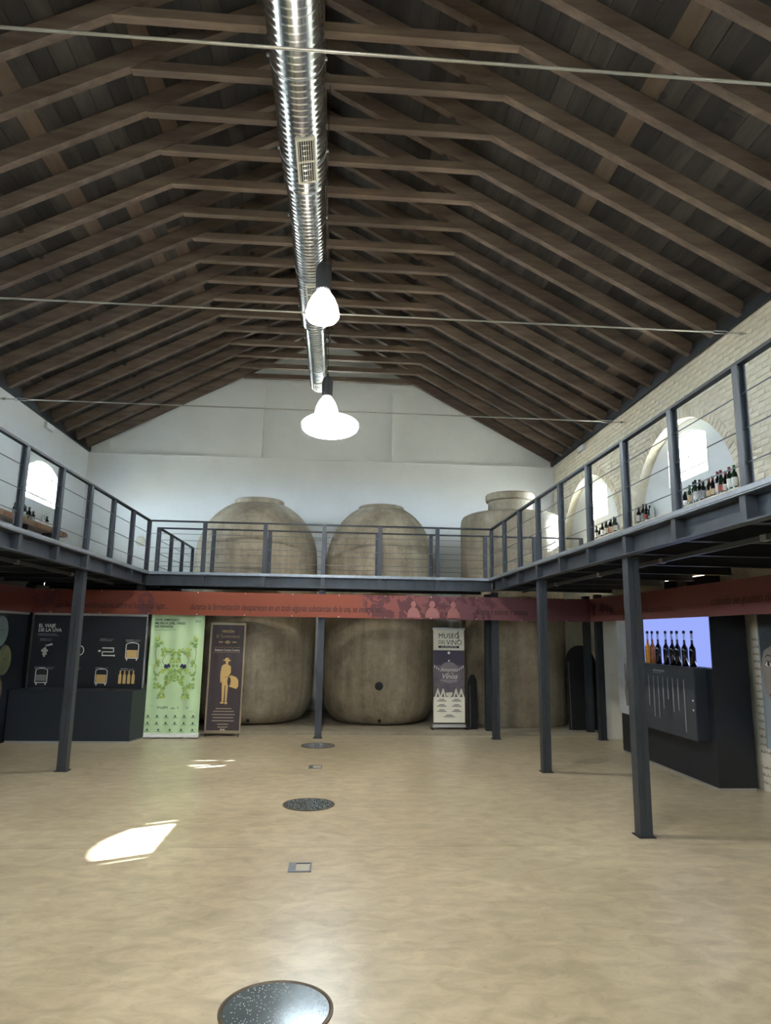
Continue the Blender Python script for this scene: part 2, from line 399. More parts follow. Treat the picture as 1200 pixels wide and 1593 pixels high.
ro = MB().prism([(XL-.7, ZE-.2), (XC, ZA+.50), (XR+.9, ZE-.2), (XR+.9, ZE-.05), (XC, ZA+.75), (XL-.7, ZE-.05)], YN-.6, YB+.6, XZ)
# outer roof covering kept above the boards
ro = MB().prism([(XL-.7, ZE+RD+.06-.7*SLOPE), (XC, ZA+RD+.06), (XR+.9, ZE+RD+.06-.9*SLOPE), (XR+.9, ZE+RD+.2-.9*SLOPE), (XC, ZA+RD+.2), (XL-.7, ZE+RD+.2-.7*SLOPE)], YN-.6, YB+.6, XZ).obj('roof_covering', M_black, ce)

for x0, x1 in ((XL, XL+.012), (XR-.012, XR)): box_obj('eave_board', x0, x1, YN, YB, ZE+.09, ZE+RD+.02, M_plank, ce)
# ---------------------------------------------------------------- tie rods
def tie(y, z, label):
    t = thing('tie_rod', label, 'tie rod', (XC, y, z), 0, 'steel tie rods across the hall')
    x0, x1 = XL-XC, XR-XC
    MB().tube([(x0+.55, 0, 0), (x1-.55, 0, 0)], .011, 10).obj('rod', M_cable, t, True)
    for s, x in ((1, x0), (-1, x1)):
        m = MB()
        for dz in (-.018, .018): m.tube([(x+s*.22, 0, 0), (x+s*.26, 0, dz), (x+s*.42, 0, dz), (x+s*.46, 0, 0)], .006, 6)
        m.tube([(x+s*.46, 0, 0), (x+s*.56, 0, 0)], .015, 8); m.obj('turnbuckle', M_cable, t, True)
        MB().tube([(x+s*.0, 0, 0), (x+s*.23, 0, 0)], .008, 8).tube([(x+s*.05, 0, 0), (x+s*.09, 0, 0)], .022, 8).obj('wall_eye', M_cable, t, True)
tie(3.88, 5.5, 'thin steel tie rod nearest the viewer, crossing the top of the picture')
tie(7.62, 5.5, 'thin steel tie rod passing behind the nearer hanging lamp')
tie(11.25, 5.5, 'thin steel tie rod farthest away, in front of the white gable')

# ---------------------------------------------------------------- air duct
DX, DZ = -.52, 7.10
dt = thing('air_duct', 'long silver spiral air duct hanging along the roof', 'air duct', (DX, 0, DZ))
def duct(y0, y1, r, cap):
    m = MB(); n = 56; ys = []; y = y0; pitch = .08
    while y < y1-.03:
        ys += [(y, r), (y+pitch-.024, r+.001), (y+pitch-.015, r+.010), (y+pitch-.008, r+.010)]; y += pitch
    ys.append((y1, r))
    prof = ys+([(y1+.03, r*.96), (y1+.05, r*.8)] if cap else [])
    vs = [(q*math.cos(2*PI*k/n), yy, q*math.sin(2*PI*k/n)) for yy, q in prof for k in range(n)]
    f = [(i*n+k, i*n+(k+1) % n, (i+1)*n+(k+1) % n, (i+1)*n+k) for i in range(len(prof)-1) for k in range(n)]
    if cap: f.append(tuple((len(prof)-1)*n+k for k in range(n)))
    m.add(vs, f)
    return m.obj('duct_section', M_zinc, dt, True)
duct(YN+.2, 7.28, .252, False); duct(7.38, 11.05, .226, False); duct(11.13, 14.2, .180, True)
for y0, y1, r0, r1 in ((7.28, 7.38, .252, .226), (11.05, 11.13, .226, .180)):
    n = 56; vs = [(q*math.cos(2*PI*k/n), yy, q*math.sin(2*PI*k/n)) for yy, q in ((y0, r0), (y0+.02, r0+.008), (y0+.04, r0), (y1, r1)) for k in range(n)]
    MB().add(vs, [(i*n+k, i*n+(k+1) % n, (i+1)*n+(k+1) % n, (i+1)*n+k) for i in range(3) for k in range(n)]).obj('reducer', M_zinc, dt, True)
for yc, r, ang, hl in ((6.72, .252, -12, .33), (9.75, .226, -6, .22), (13.9, .18, -4, .2)):
    A = Matrix.Rotation(math.radians(ang), 4, 'Y')
    R0 = r+.012; hw = .088
    gr = MB()
    gr.box(-hw-.02, hw+.02, yc-hl-.02, yc-hl, -R0-.004, -R0+.03, A).box(-hw-.02, hw+.02, yc+hl, yc+hl+.02, -R0-.004, -R0+.03, A)
    gr.box(-hw-.02, -hw, yc-hl, yc+hl, -R0-.004, -R0+.04, A).box(hw, hw+.02, yc-hl, yc+hl, -R0-.004, -R0+.04, A).box(-hw, hw, yc-.01, yc+.01, -R0-.004, -R0+.03, A)
    go = gr.obj('vent_grille', M_grille, dt)
    MB().box(-hw, hw, yc-hl, yc+hl, -R0+.006, -R0+.02, A).obj('grille_shadow_gap', M_black, go)
    for k in range(7):
        x = -hw+(k+.5)*2*hw/7
        MB().box(x-.0035, x+.0035, yc-hl, yc+hl, -R0-.001, -R0+.008, A).obj('slat', M_grille, go)
y = -4.4
while y < 14.2:
    r = .252 if y < 7.3 else .226 if y < 11 else .18
    m = MB(); n = 40
    for q, yy in ((r+.006, y-.006), (r+.0125, y-.006), (r+.0125, y+.006), (r+.006, y+.006)): m.v += [(q*math.cos(2*PI*k/n), yy, q*math.sin(2*PI*k/n)) for k in range(n)]
    m.f = [(i*n+k, i*n+(k+1) % n, ((i+1) % 4)*n+(k+1) % n, ((i+1) % 4)*n+k) for i in range(4) for k in range(n)]
    m.tube([(0, y, r+.01), (0, y, ZK-DZ+.02)], .005, 6).box(r+.01, r+.035, y-.012, y+.012, -.012, .012).box(-r-.035, -r-.01, y-.012, y+.012, -.012, .012)
    m.obj('hanger_strap', M_alu, dt, True); y += 1.25

# ---------------------------------------------------------------- hanging lamps
def lamp(y, label):
    t = thing('pendant_lamp', label, 'lamp', (-.225, y, 4.81), 0, 'pendant lamps along the hall')
    bell = [(.0, .012), (.09, .0), (.145, .012), (.170, .05), (.170, .085), (.150, .17), (.118, .245), (.08, .30), (.062, .325), (0, .33)]
    MB().lathe(bell, 40, caps=False).obj('glass_shade', M_lamp, t, True)
    h = MB(); n = 64; pr = [(.066, .325), (.074, .335), (.076, .56), (.070, .60), (.045, .632), (.012, .64)]
    vs = [((r*(1+(.05 if k % 4 < 2 and .33 < z < .6 else 0)))*math.cos(2*PI*k/n), r*(1+(.05 if k % 4 < 2 and .33 < z < .6 else 0))*math.sin(2*PI*k/n), z) for r, z in pr for k in range(n)]
    h.add(vs, [(i*n+k, i*n+(k+1) % n, (i+1)*n+(k+1) % n, (i+1)*n+k) for i in range(len(pr)-1) for k in range(n)]+[tuple(range(n-1, -1, -1)), tuple((len(pr)-1)*n+k for k in range(n))])
    h.obj('ribbed_housing', M_hous, t)
    d = bpy.data.lights.new('downlight', 'AREA'); d.shape = 'DISK'; d.size = .14; d.energy = DOWN; d.color = (1, .94, .85); d.spread = math.radians(165)
    do = bpy.data.objects.new('downlight', d); C.objects.link(do); do.parent = t; do.location = (0, 0, -.006)
    MB().tube([(0, 0, .635), (0, 0, ZK-4.81)], .004, 6).tube([(0, 0, .63), (0, 0, .68)], .012, 8).obj('cord', M_black, t)
lamp(6.405, 'lit pendant lamp nearer the viewer, hanging beside the duct')
lamp(9.53, 'lit pendant lamp farther away, in front of the oval window')
lamp(2.655, 'lit pendant lamp just above the picture')
lamp(-1.095, 'lit pendant lamp behind the viewer')

# ---------------------------------------------------------------- wine tanks
struct(MB().box(-5.0, XR, 12.05, YB, 0, .06).obj('trim_3', M_plinth), 'low concrete plinth under the tanks')
def tank(x, y, prof, neck, label, bung=None, n=96):
    t = thing('wine_tank', label, 'tank', (x, y, .06), 0, 'big cement wine tanks')
    b = MB().lathe(prof, n).obj('body', M_tank, t, True)
    MB().lathe(neck, 64).obj('neck_rim', M_tank, t, True)
    return t
def body(R, H, zs, base, ztop_r, top):
    p = [(base*.6, 0), (base, .0)]
    rb = R-base
    for i in range(1, 9): a = PI/2*i/8; p.append((base+rb*math.sin(a), .62*(1-math.cos(a))))
    for i in range(1, 7): p.append((R*(1+.012*math.sin(PI*i/6)), .62+(zs-.62)*i/6))
    for i in range(1, 15):
        a = PI/2*i/14; r = R*math.cos(a)**.9
        if r < ztop_r: break
        p.append((r, zs+(top-zs)*math.sin(a)))
    p.append((ztop_r*.98, H)); return p
tL = tank(-1.62, 13.66, body(1.205, 4.17, 3.05, .82, .50, 4.28), [(.47, 4.10), (.49, 4.15), (.495, 4.26), (.47, 4.275), (.40, 4.275), (.40, 4.2)], 'tall dome-topped cement wine tank behind the brown banner')
tM = tank(.865, 13.66, body(1.105, 4.14, 2.95, .76, .47, 4.26), [(.44, 4.06), (.46, 4.12), (.465, 4.20), (.44, 4.215), (.38, 4.215), (.38, 4.15)], 'tall dome-topped cement wine tank in the middle, behind the bridge')
pR = [(.6, 0), (1.0, 0), (1.03, .05), (1.03, 3.9), (1.02, 3.99), (.985, 4.05), (.9, 4.09), (.55, 4.12)]
tR = tank(3.56, 13.62, pR, [(.46, 4.08), (.455, 4.38), (.50, 4.40), (.51, 4.44), (.51, 4.52), (.49, 4.545), (.42, 4.545), (.42, 4.4)], 'straight-sided cement wine tank with a tall neck beside the brick wall')
# bung and drain on the middle tank
MB().lathe([(.075, 0), (.075, .02), (.05, .028), (.045, .015), (0, .015)], 24, caps=False).obj('bung', M_steel2, tM, True, mtx=Matrix.Translation((-.06, -1.105, .72)) @ Matrix.Rotation(PI/2, 4, 'X'))
MB().lathe([(.03, 0), (.03, .02), (0, .02)], 16, caps=False).obj('drain', M_black, tM, True, mtx=Matrix.Translation((-.03, -.955, .1)) @ Matrix.Rotation(PI/2+.6, 4, 'X'))
MB().lathe([(.03, 0), (.03, .02), (0, .02)], 16, caps=False).obj('drain', M_black, tL, True, mtx=Matrix.Translation((.1, -1.03, .1)) @ Matrix.Rotation(PI/2+.6, 4, 'X'))

# ---------------------------------------------------------------- galleries
DK = 2.67            # deck top
XRL, XRR, YF, YR = -3.17, 2.65, 11.44, 12.27
def railing(label, pts, group='steel railings of the gallery', e0=.03, e1=.03):
    """pts: points at deck level along one straight run"""
    o = Vector(pts[0]); t = thing('railing', label, 'railing', o, 0, group)
    a, b = Vector(pts[0])-o, Vector(pts[-1])-o; d = (b-a).normalized(); q = Vector((-d.y, d.x, 0))
    F = Matrix(((d.x, q.x, 0, 0), (d.y, q.y, 0, 0), (0, 0, 1, 0), (0, 0, 0, 1))); L_ = (b-a).length
    MB().box(-e0, L_+e1, -.026, .026, .842, .866, F).obj('handrail', M_steel2, t)
    for p in pts:
        s = (Vector(p)-o).dot(d)
        MB().box(s-.032, s+.032, -.03, -.020, .0, .842, F).box(s-.032, s+.032, .020, .03, .0, .842, F).box(s-.006, s+.006, -.020, .020, .0, .842, F).obj('post', M_steel, t)
    for z in (.17, .40, .64): MB().tube([F @ Vector((-e0, 0, z)), F @ Vector((L_+e1, 0, z))], .0045, 6).obj('cable', M_dcable, t, True)
    return t
yR = [YF-.916*k for k in range(13)]
railing('steel cable railing along the gallery by the brick wall', [(XRR, y, DK) for y in yR if y > -.5])
railing('steel cable railing along the gallery by the white wall', [(XRL, YF-.921*k, DK) for k in range(13) if YF-.921*k > -.5])
xs = [XRL, -2.248, -1.236, -.245, .714, 1.706, XRR]
railing('front steel cable railing of the bridge before the tanks', [(x, YF, DK) for x in xs[1:-1]], e0=xs[1]-xs[0]-.035, e1=xs[-1]-xs[-2]-.035)
railing('rear steel cable railing of the bridge against the tanks', [(x, YR, DK) for x in (XRL-.05, -2.248, -1.236, -.245, .714, 1.706, 2.72, 3.65, 4.55)])
railing('short steel cable railing beside the first tank, near the far corner', [(XRL-.05, y, DK) for y in (YR+.95, YR+1.9, YR+2.9)], e0=.9)

def gallery(label, x0, x1, y0, y1, edges, joist_dir, spacing=.915, ph=0):
    t = thing('gallery', label, 'gallery', (0, 0, 0))
    if joist_dir == 'x': box_obj('deck', x0, x1, y0, y1, DK-.03, DK, M_steel2, t)
    else:                                          # open steel grating
        m = MB(); y = y0+.03
        while y < y1: m.box(x0+.01, x1-.01, y-.0015, y+.0015, DK-.015, DK); y += .034
        x = x0+.03
        while x < x1: m.box(x-.0015, x+.0015, y0+.01, y1-.01, DK-.013, DK-.002); x += .10
        o = m.obj('floor_grating', M_galv, t, fix=False); o['kind'] = 'stuff'
    for e in edges:
        ax, v, sgn, a, b = e            # beam along the other axis; sgn = outward direction
        def bx(m, u0, u1, w0, w1, z0, z1):
            if ax == 'x': m.box(min(v+sgn*u0, v+sgn*u1), max(v+sgn*u0, v+sgn*u1), w0, w1, z0, z1)
            else: m.box(w0, w1, min(v+sgn*u0, v+sgn*u1), max(v+sgn*u0, v+sgn*u1), z0, z1)
        m = MB(); bx(m, -.03, .065, a, b, DK-.045, DK-.031); bx(m, .034, .072, a, b, DK-.034, DK); m.obj('deck_edge', M_galv, t)
        m = MB(); bx(m, -.045, -.035, a, b, DK-.225, DK-.036); bx(m, -.035, .045, a, b, DK-.225, DK-.211); bx(m, -.035, .045, a, b, DK-.050, DK-.036); m.obj('edge_beam', M_steel, t)
        w_ = [p for p in (yR if ax == 'x' and v > 0 else [YF-.921*k for k in range(13)] if ax == 'x' else xs) if a < p < b]
        for p in w_:
            m = MB(); bx(m, -.035, .045, p-.035, p+.035, DK-.212, DK-.05); m.obj('stiffener', M_steel, t)
    JA, JB = (.06, .2) if x0 > 0 else (.2, .06)
    if joist_dir == 'x':
        y = y0+ph
        while y < y1:
            MB().box(x0+JA, x1-JB, y-.04, y+.04, DK-.19, DK-.178).box(x0+JA, x1-JB, y-.006, y+.006, DK-.178, DK-.042).box(x0+JA, x1-JB, y-.04, y+.04, DK-.042, DK-.031).obj('joist', M_steel2, t); y += spacing
    else:
        for y in (y0+.25, y1-.25): MB().box(x0+.02, x1-.02, y-.04, y+.04, DK-.19, DK-.178).box(x0+.02, x1-.02, y-.006, y+.006, DK-.178, DK-.031).obj('joist', M_steel2, t)
    return t
gallery('dark steel gallery along the brick wall with galvanised edge', XRR, XR-.02, -.6, YR+.05, [('x', XRR, -1, -.6, YF-.075)], 'x', ph=.35)
gallery('dark steel gallery along the white wall with galvanised edge', XL+.02, XRL, -.6, YB-.1, [('x', XRL, 1, -.6, YF-.075)], 'x', ph=.35)
gb = gallery('dark steel bridge crossing in front of the wine tanks', XRL+.0, XRR-.0, YF, YR+.05, [('y', YF, -1, XRL-.0, XRR+.0)], 'y')
box_obj('rear_beam', XRL+.02, XRR-.02, YR-.02, YR+.05, DK-.225, DK-.03, M_steel2, gb)

cn = 0
def column(x, y, z1, label, m=None, s=.055):
    t = thing('steel_column', label, 'column', (x, y, 0), 0, 'dark steel columns of the gallery')
    MB().box(-s, -.0025, -.06, .06, .008, z1).box(.0025, s, -.06, .06, .008, z1).box(-.0025, .0025, -.054, .054, .008, z1).obj('shaft', m or M_steel, t)
    MB().box(-s-.02, s+.02, -.08, .08, 0, .008).obj('base_plate', M_steel2, t)
CT = DK-.226
XCR, XCL = 2.74, -3.29
column(XCR, 6.13, CT, 'large dark steel column in the right foreground, before the bottle display')
column(XCR, 8.92, CT, 'second dark steel column of the row by the bottle display')
column(XCR, 11.67, CT, 'dark steel column at the corner of bridge and brick-side gallery')
column(XCR, 12.25-.02, CT, 'dark steel column just behind the bridge corner, beside the straight-sided tank', M_steel2)
column(-.25, 11.69, CT, 'dark steel column under the middle of the bridge, between two tanks')
column(XCL, 8.95, CT, 'dark steel column standing before the navy exhibit counter')
column(XCL, 11.67, CT, 'dark steel column between navy panel and green banner')
column(4.56, 11.62, CT, 'slim dark column beside the white pier, half hidden by the red frieze', M_steel2)
column(4.55, 12.16, CT, 'dark steel column before the black covered boards', M_steel2)
column(4.96, 9.38, CT, 'dark column behind the bottle display, seen between two wall lights', M_steel2)
column(-5.12, 11.75, CT, 'dark column behind the navy panels, seen above the red frieze', M_steel2)
column(XCR, 3.3, CT, 'dark steel column outside the picture on the brick side'); column(XCL, 6.13, CT, 'dark steel column outside the picture on the white side')
# conduits under the galleries
for x, s, y1 in ((3.15, 'brick', 11.3), (-3.64, 'white', 11.3)):
    t = thing('conduit', 'thin grey track running below the gallery on the %s wall side' % s, 'conduit', (x, 0, 2.44), 0, 'tracks under the galleries')
    MB().box(-.014, .014, .2, y1, -.012, .028).obj('track', M_dcable, t)
    for k in range(6): MB().box(-.022, .022, 1.5+k*1.6, 1.56+k*1.6, -.02, .03).obj('clip', M_alu, t)


# ---------------------------------------------------------------- red printed frieze
def frieze_mat():
    m = mat('frieze_print_shaded', rgb(150, 70, 56), .7, spec=.2)
    nt = m.node_tree; N = nt.nodes; L = nt.links; b = N['Principled BSDF']
    tc = N.new('ShaderNodeTexCoord'); sp_ = N.new('ShaderNodeSeparateXYZ'); L.new(tc.outputs['Object'], sp_.inputs[0])
    r = N.new('ShaderNodeValToRGB'); mr = N.new('ShaderNodeMapRange'); mr.inputs[1].default_value = -5; mr.inputs[2].default_value = 4.4
    L.new(sp_.outputs[0], mr.inputs[0]); L.new(mr.outputs[0], r.inputs[0]); e = r.color_ramp.elements
    e[0].position = .0; e[0].color = rgb(104, 54, 47); e[1].position = 1; e[1].color = rgb(98, 58, 60)  # print runs red to purple, with some shading mixed into the tones
    for p, c in ((.30, rgb(122, 66, 50)), (.55, rgb(130, 72, 58)), (.64, rgb(126, 76, 72)), (.76, rgb(106, 72, 78))):
        x = e.new(p); x.color = c
    # printed photographs: blotches of dark plum and pale rose in a stretch of the band
    mp = N.new('ShaderNodeMapping'); mp.inputs['Scale'].default_value = (5, 1, 4); L.new(tc.outputs['Object'], mp.inputs[0])
    n = N.new('ShaderNodeTexNoise'); n.inputs['Scale'].default_value = 1.5; n.inputs['Detail'].default_value = 5; n.inputs['Distortion'].default_value = .8; L.new(mp.outputs[0], n.inputs[0])
    st = N.new('ShaderNodeValToRGB'); L.new(n.outputs[0], st.inputs[0]); q = st.color_ramp.elements; q[0].position = .47; q[0].color = (1, 1, 1, 1); q[1].position = .5; q[1].color = (0, 0, 0, 1)
    def zone(a, bb, wd=.08):
        u = N.new('ShaderNodeMapRange'); u.inputs[1].default_value = a; u.inputs[2].default_value = a+wd; L.new(sp_.outputs[0], u.inputs[0])
        v = N.new('ShaderNodeMapRange'); v.inputs[1].default_value = bb; v.inputs[2].default_value = bb-wd; L.new(sp_.outputs[0], v.inputs[0])
        mm = N.new('ShaderNodeMath'); mm.operation = 'MULTIPLY'; L.new(u.outputs[0], mm.inputs[0]); L.new(v.outputs[0], mm.inputs[1]); return mm.outputs[0]
    z1 = zone(.42, 2.75); z2 = zone(-5.0, -4.45)
    ad = N.new('ShaderNodeMath'); ad.operation = 'MAXIMUM'; L.new(z1, ad.inputs[0]); L.new(z2, ad.inputs[1])
    mm = N.new('ShaderNodeMath'); mm.operation = 'MULTIPLY'; L.new(ad.outputs[0], mm.inputs[0]); L.new(st.outputs[0], mm.inputs[1])
    m2 = N.new('ShaderNodeMath'); m2.operation = 'MULTIPLY'; L.new(mm.outputs[0], m2.inputs[0]); m2.inputs[1].default_value = .8
    x = N.new('ShaderNodeMix'); x.data_type = 'RGBA'; L.new(m2.outputs[0], x.inputs[0]); L.new(r.outputs[0], x.inputs[6]); x.inputs[7].default_value = rgb(80, 52, 60)
    L.new(x.outputs[2], b.inputs['Base Color']); return m
M_frz = frieze_mat()
FZ0, FZ1 = 1.965, 2.352
FXL, FXR, FY = -4.94, 4.36, 11.46
fr = thing('printed_frieze', 'long red printed frieze hung below the galleries around the hall', 'frieze')
box_obj('panel', FXL, FXR, FY, FY+.012, FZ0, FZ1, M_frz, fr)
box_obj('panel', FXL-.012, FXL, 2.0, FY+.012, FZ0, FZ1, flat('frieze_shaded_red', 106, 56, 49, .45), fr)  # left panel's weaker light is put into a darker red
box_obj('panel', FXR, FXR+.012, 2.0, FY+.012, FZ0, FZ1, flat('frieze_brown_red', 104, 58, 53, .45), fr)
m = MB()
for x in [FXL+.3+k*.78 for k in range(12)]:
    for zz in (FZ0+.015, FZ1-.015): m.box(x-.008, x+.008, FY-.006, FY, zz-.008, zz+.008)
m.obj('fixing_screws', M_alu, fr)
FB = Matrix.Translation((0, FY, 0))
M_script = flat('script_ink', 50, 20, 20, .6)
M_figure = flat('plum_print', 84, 42, 44, .6); M_rose = flat('rose_print', 146, 96, 92, .6)
zt = FZ0+.095
def ftxt(s, x, size=.132, sx=1.0, frame=FB): text(s, size, x, zt, M_script, fr, shear=.32, frame=frame, y=-.002, sx=sx, thick=.002)
ftxt('que llevan los vendimiadores sobre el hombro al lagar...', -4.58, .15, .535)
ftxt('durante la fermentación desaparecen en un todo algunas substancias de la uva, se incorporan...', -2.42, .15, .56)
ftxt('... olores y colores y aromas', 2.3, .14, .6)
FRR = Matrix.Translation((FXR, 0, 0)) @ Matrix.Rotation(-PI/2, 4, 'Z')
text('vinos con cuerpo, y más aromáticos...', .12, -10.6, zt, M_script, fr, shear=.32, frame=FRR, sx=1.15)
text('cuando se gusten deben de', .14, -7.65, zt+.03, M_script, fr, shear=.32, frame=FRR, sx=1.0)
# small printed figures on the frieze
def fig(pts, m, yy=FY-.0015, name='printed_figure'): return MB().poly([(x, yy, z) for x, z in pts]).obj(name, m, fr, fix=False)
cx = -3.13
hat = arc(cx, 2.19, .13, .13, 0, PI, 10)+[(cx-.16, 2.17), (cx-.10, 2.12), (cx+.10, 2.12), (cx+.16, 2.17)]
MB().plate([(x, z) for x, z in arc(cx, 2.19, .13, .13, 0, 2*PI, 24)[:-1]], [arc(cx, 2.18, .095, .085, 0, 2*PI, 20)[:-1]], FY-.002, FY-.0005, XZ).obj('printed_basket', M_figure, fr)
fig([(cx-.13, 1.975), (cx-.11, 2.11), (cx-.04, 2.13), (cx-.02, 2.04), (cx+.03, 2.13), (cx+.10, 2.10), (cx+.12, 1.975)], M_figure)
fig(arc(cx-.07, 2.17, .035, .045, 0, 2*PI, 10)[:-1], M_figure); fig(arc(cx+.06, 2.175, .04, .05, 0, 2*PI, 10)[:-1], M_figure)
for px, sc, mm in ((1.30, 1, M_rose), (1.62, 1.1, M_rose), (1.98, 1.0, M_rose), (.75, 1.15, M_figure)):
    fig([(px-.11*sc, 1.99), (px-.09*sc, 2.10), (px-.04*sc, 2.16), (px+.05*sc, 2.15), (px+.10*sc, 2.08), (px+.12*sc, 1.99)], mm, FY-.0018)
    fig(arc(px, 2.16+.05*sc, .045*sc, .055*sc, 0, 2*PI, 12)[:-1], mm, FY-.0022)
# vine leaves print by the corner
gx = 4.36
for dy, dz, rr in ((11.36, 2.25, .05), (11.30, 2.18, .06), (11.22, 2.22, .05), (11.28, 2.10, .05), (10.9, 2.19, .10), (10.7, 2.17, .08), (10.55, 2.14, .07)):
    MB().poly([(gx-.002, dy+rr*1.6*math.cos(a)*(1 if k % 2 else .6), dz+rr*math.sin(a)*(1 if k % 2 else .6)) for k, a in enumerate([2*PI*i/12 for i in range(12)])]).obj('printed_leaf', M_script, fr, fix=False)

# ---------------------------------------------------------------- banners
def banner_root(name, label, loc, tilt=0, rz=0):
    t = thing(name, label, 'banner', loc, rz, 'roll-up banners by the tanks'); t.rotation_euler = (tilt, 0, rz); return t
# green roll-up
M_green = mat('green_banner_cloth', rgb(188, 218, 172), .55, var=.05, scale=2)
gbn = banner_root('rollup_banner', 'pale green roll-up banner printed with vine leaves', (-2.62, 11.60, 0))
GW = .435
def sheet(wd, z0, z1, m, parent, wav=.006, name='sheet'):
    b = MB(); nx = 24
    vs = []; f = []
    for j in range(2):
        for i in range(nx+1):
            x = -wd+2*wd*i/nx
            vs.append((x, wav*math.sin(i*.9)*(1 if 0 < i < nx else 0), z1 if j else z0))
    n = nx+1
    for i in range(nx): f.append((i, i+1, n+i+1, n+i))
    back = [(x, y+.003, z) for x, y, z in vs]; k = len(vs); f2 = [tuple(reversed([q+k for q in t_])) for t_ in f]
    b.add(vs+back, f+f2+[(0, n, k+n, k), (nx, n+nx, k+n+nx, k+nx)])
    return b.obj(name, m, parent, True)
sheet(GW, .075, 2.02, M_green, gbn)
bevel_obj(MB().box(-GW-.015, GW+.015, -.055, .055, .012, .075).obj('base_case', flat('banner_base', 222, 224, 222, .4), gbn), .012)
for x in (-.24, .24): box_obj('foot', x-.02, x+.02, -.10, .10, 0, .014, M_alu, gbn)
box_obj('top_bar', -GW, GW, -.012, .012, 2.02, 2.04, M_alu, gbn)
gy = -.0105
M_gink = flat('green_ink', 44, 66, 60, .6)
for i, s_ in enumerate(('XVIII SIMPOSIO', 'MUSEOS DEL VINO', 'DE ESPAÑA')): text(s_, .052, -GW+.06, 1.868-.056*i, M_gink, gbn, y=gy, sx=1.12, thick=.0012)
text('2022', .05, GW-.06, 1.85, M_gink, gbn, 'RIGHT', y=gy)
bars([(-GW+.06, -.02, 1.725, 1.729), (-GW+.06, -.12, 1.708, 1.711)], M_gink, gbn, gy)
random.seed(11)
LG = [flat('leaf_print_a', 142, 178, 92, .6), flat('leaf_print_b', 170, 194, 92, .6), flat('leaf_print_c', 124, 162, 92, .6)]
LM = [MB(), MB(), MB()]
def leafp(k, x, z, r, a):
    pts = []
    for i in range(14):
        q = r*(1 if i % 2 == 0 else .55)*random.uniform(.85, 1.1); th = a+2*PI*i/14
        pts.append((x+q*math.cos(th), gy-.0004*k-random.uniform(0, .0006), z+q*math.sin(th)))
    LM[k].poly(pts)
path = [(.29, 1.56), (.27, 1.52), (.30, 1.46), (.19, 1.40), (.12, 1.38), (.05, 1.36), (.03, 1.30), (.05, 1.24), (.02, 1.16), (.22, 1.30), (.26, 1.22), (.27, 1.14), (.10, 1.08), (.18, 1.04), (.08, 1.0), (.03, .96),
        (.28, 1.02), (.30, .94), (.27, .86), (.22, .80), (.29, .80), (.18, .76), (.16, .68), (.20, .64), (.13, .84), (.10, .90), (.24, .70), (.06, 1.06), (.13, .94), (.02, 1.06)]
for (x, z) in path:
    for _ in range(4):
        dx, dz = random.gauss(0, .026), random.gauss(0, .026); r = random.uniform(.018, .040); k = random.randrange(3); a = random.random()*6
        leafp(k, -x+dx, z+dz, r, a); leafp(k, x-dx, z+dz, r, PI-a)
for k in range(3): LM[k].obj('vine_leaf_print', LG[k], gbn, fix=False)['kind'] = 'stuff'
st = MB()
for sx_ in (-1, 1):
    for ch in ([(.30, 1.5), (.33, 1.36), (.31, 1.2), (.34, 1.06), (.28, .9)], [(.12, 1.38), (.22, 1.22), (.14, 1.1)], [(.1, .95), (.17, .8), (.16, .68)]):
        for (x0, z0), (x1, z1) in zip(ch, ch[1:]):
            d = Vector((x1-x0, z1-z0)).normalized()*.003
            st.poly([(sx_*(x0-d.y), gy, z0+d.x), (sx_*(x0+d.y), gy, z0-d.x), (sx_*(x1+d.y), gy, z1-d.x), (sx_*(x1-d.y), gy, z1+d.x)])
st.obj('vine_stem_print', flat('stem_print', 104, 92, 66, .6), gbn, fix=False)
gr_ = MB()
for sx_ in (-1, 1):
    for dx, dz in ((0, 0), (.03, .012), (-.03, -.004), (.012, -.022), (-.015, .022), (.038, -.012)):
        c0 = (sx_*(.125+dx), 1.135+dz); gr_.poly([(x, gy-.003, z) for x, z in arc(c0[0], c0[1], .02, .02, 0, 2*PI, 10)[:-1]])
gr_.obj('grape_print', flat('grape_print', 62, 66, 100, .6), gbn, fix=False)
text('MdlM', .062, -.245, .455, M_gink, gbn, y=gy, sx=1.2)
text('H', .06, .215, .455, flat('blue_print', 60, 110, 160, .6), gbn, y=gy); text('E', .05, .075, .46, M_gink, gbn, y=gy)
rows = []
for zz, cols in ((.33, 6), (.22, 6), (.115, 5)):
    for k in range(cols):
        x = -.36+k*.72/(cols-1)-.02
        rows += [(x-.012, x+.014, zz, zz+.028), (x-.035, x+.04, zz-.016, zz-.009)]
rows += [(-.03, .04, .47, .476), (-.02, .04, .457, .463), (-.36, -.29, .5, .503), (.27, .34, .415, .418)]
bars(rows, M_gink, gbn, gy)
# brown banner leaning on its stand
M_brown = mat('brown_banner_cloth', rgb(58, 48, 52), .55, var=.08, scale=2)
bbn = banner_root('stand_banner', 'dark brown restaurant banner with a gold drummer in an aluminium frame', (-1.83, 11.79, 0), -.035, -.02)
BW = .272; M_bronze = flat('bronze_anodised', 150, 136, 112, .4, metal=.5)
sheet(BW, .09, 1.82, M_brown, bbn, .002)
for x in (-BW-.012, BW+.012): box_obj('side_rail', x-.012, x+.012, -.012, .012, .06, 1.84, M_bronze, bbn)
box_obj('top_bar', -BW-.02, BW+.02, -.018, .018, 1.82, 1.855, M_bronze, bbn); box_obj('bottom_bar', -BW-.02, BW+.02, -.018, .018, .055, .095, M_bronze, bbn)
for x in (-BW, BW): MB().tube([(x, -.0, .06), (x, -.06, .0)], .007, 6).obj('foot', M_steel2, bbn)
MB().tube([(0, .02, 1.3), (0, .30, .0)], .008, 6).obj('rear_strut', M_steel2, bbn)
by = -.0045
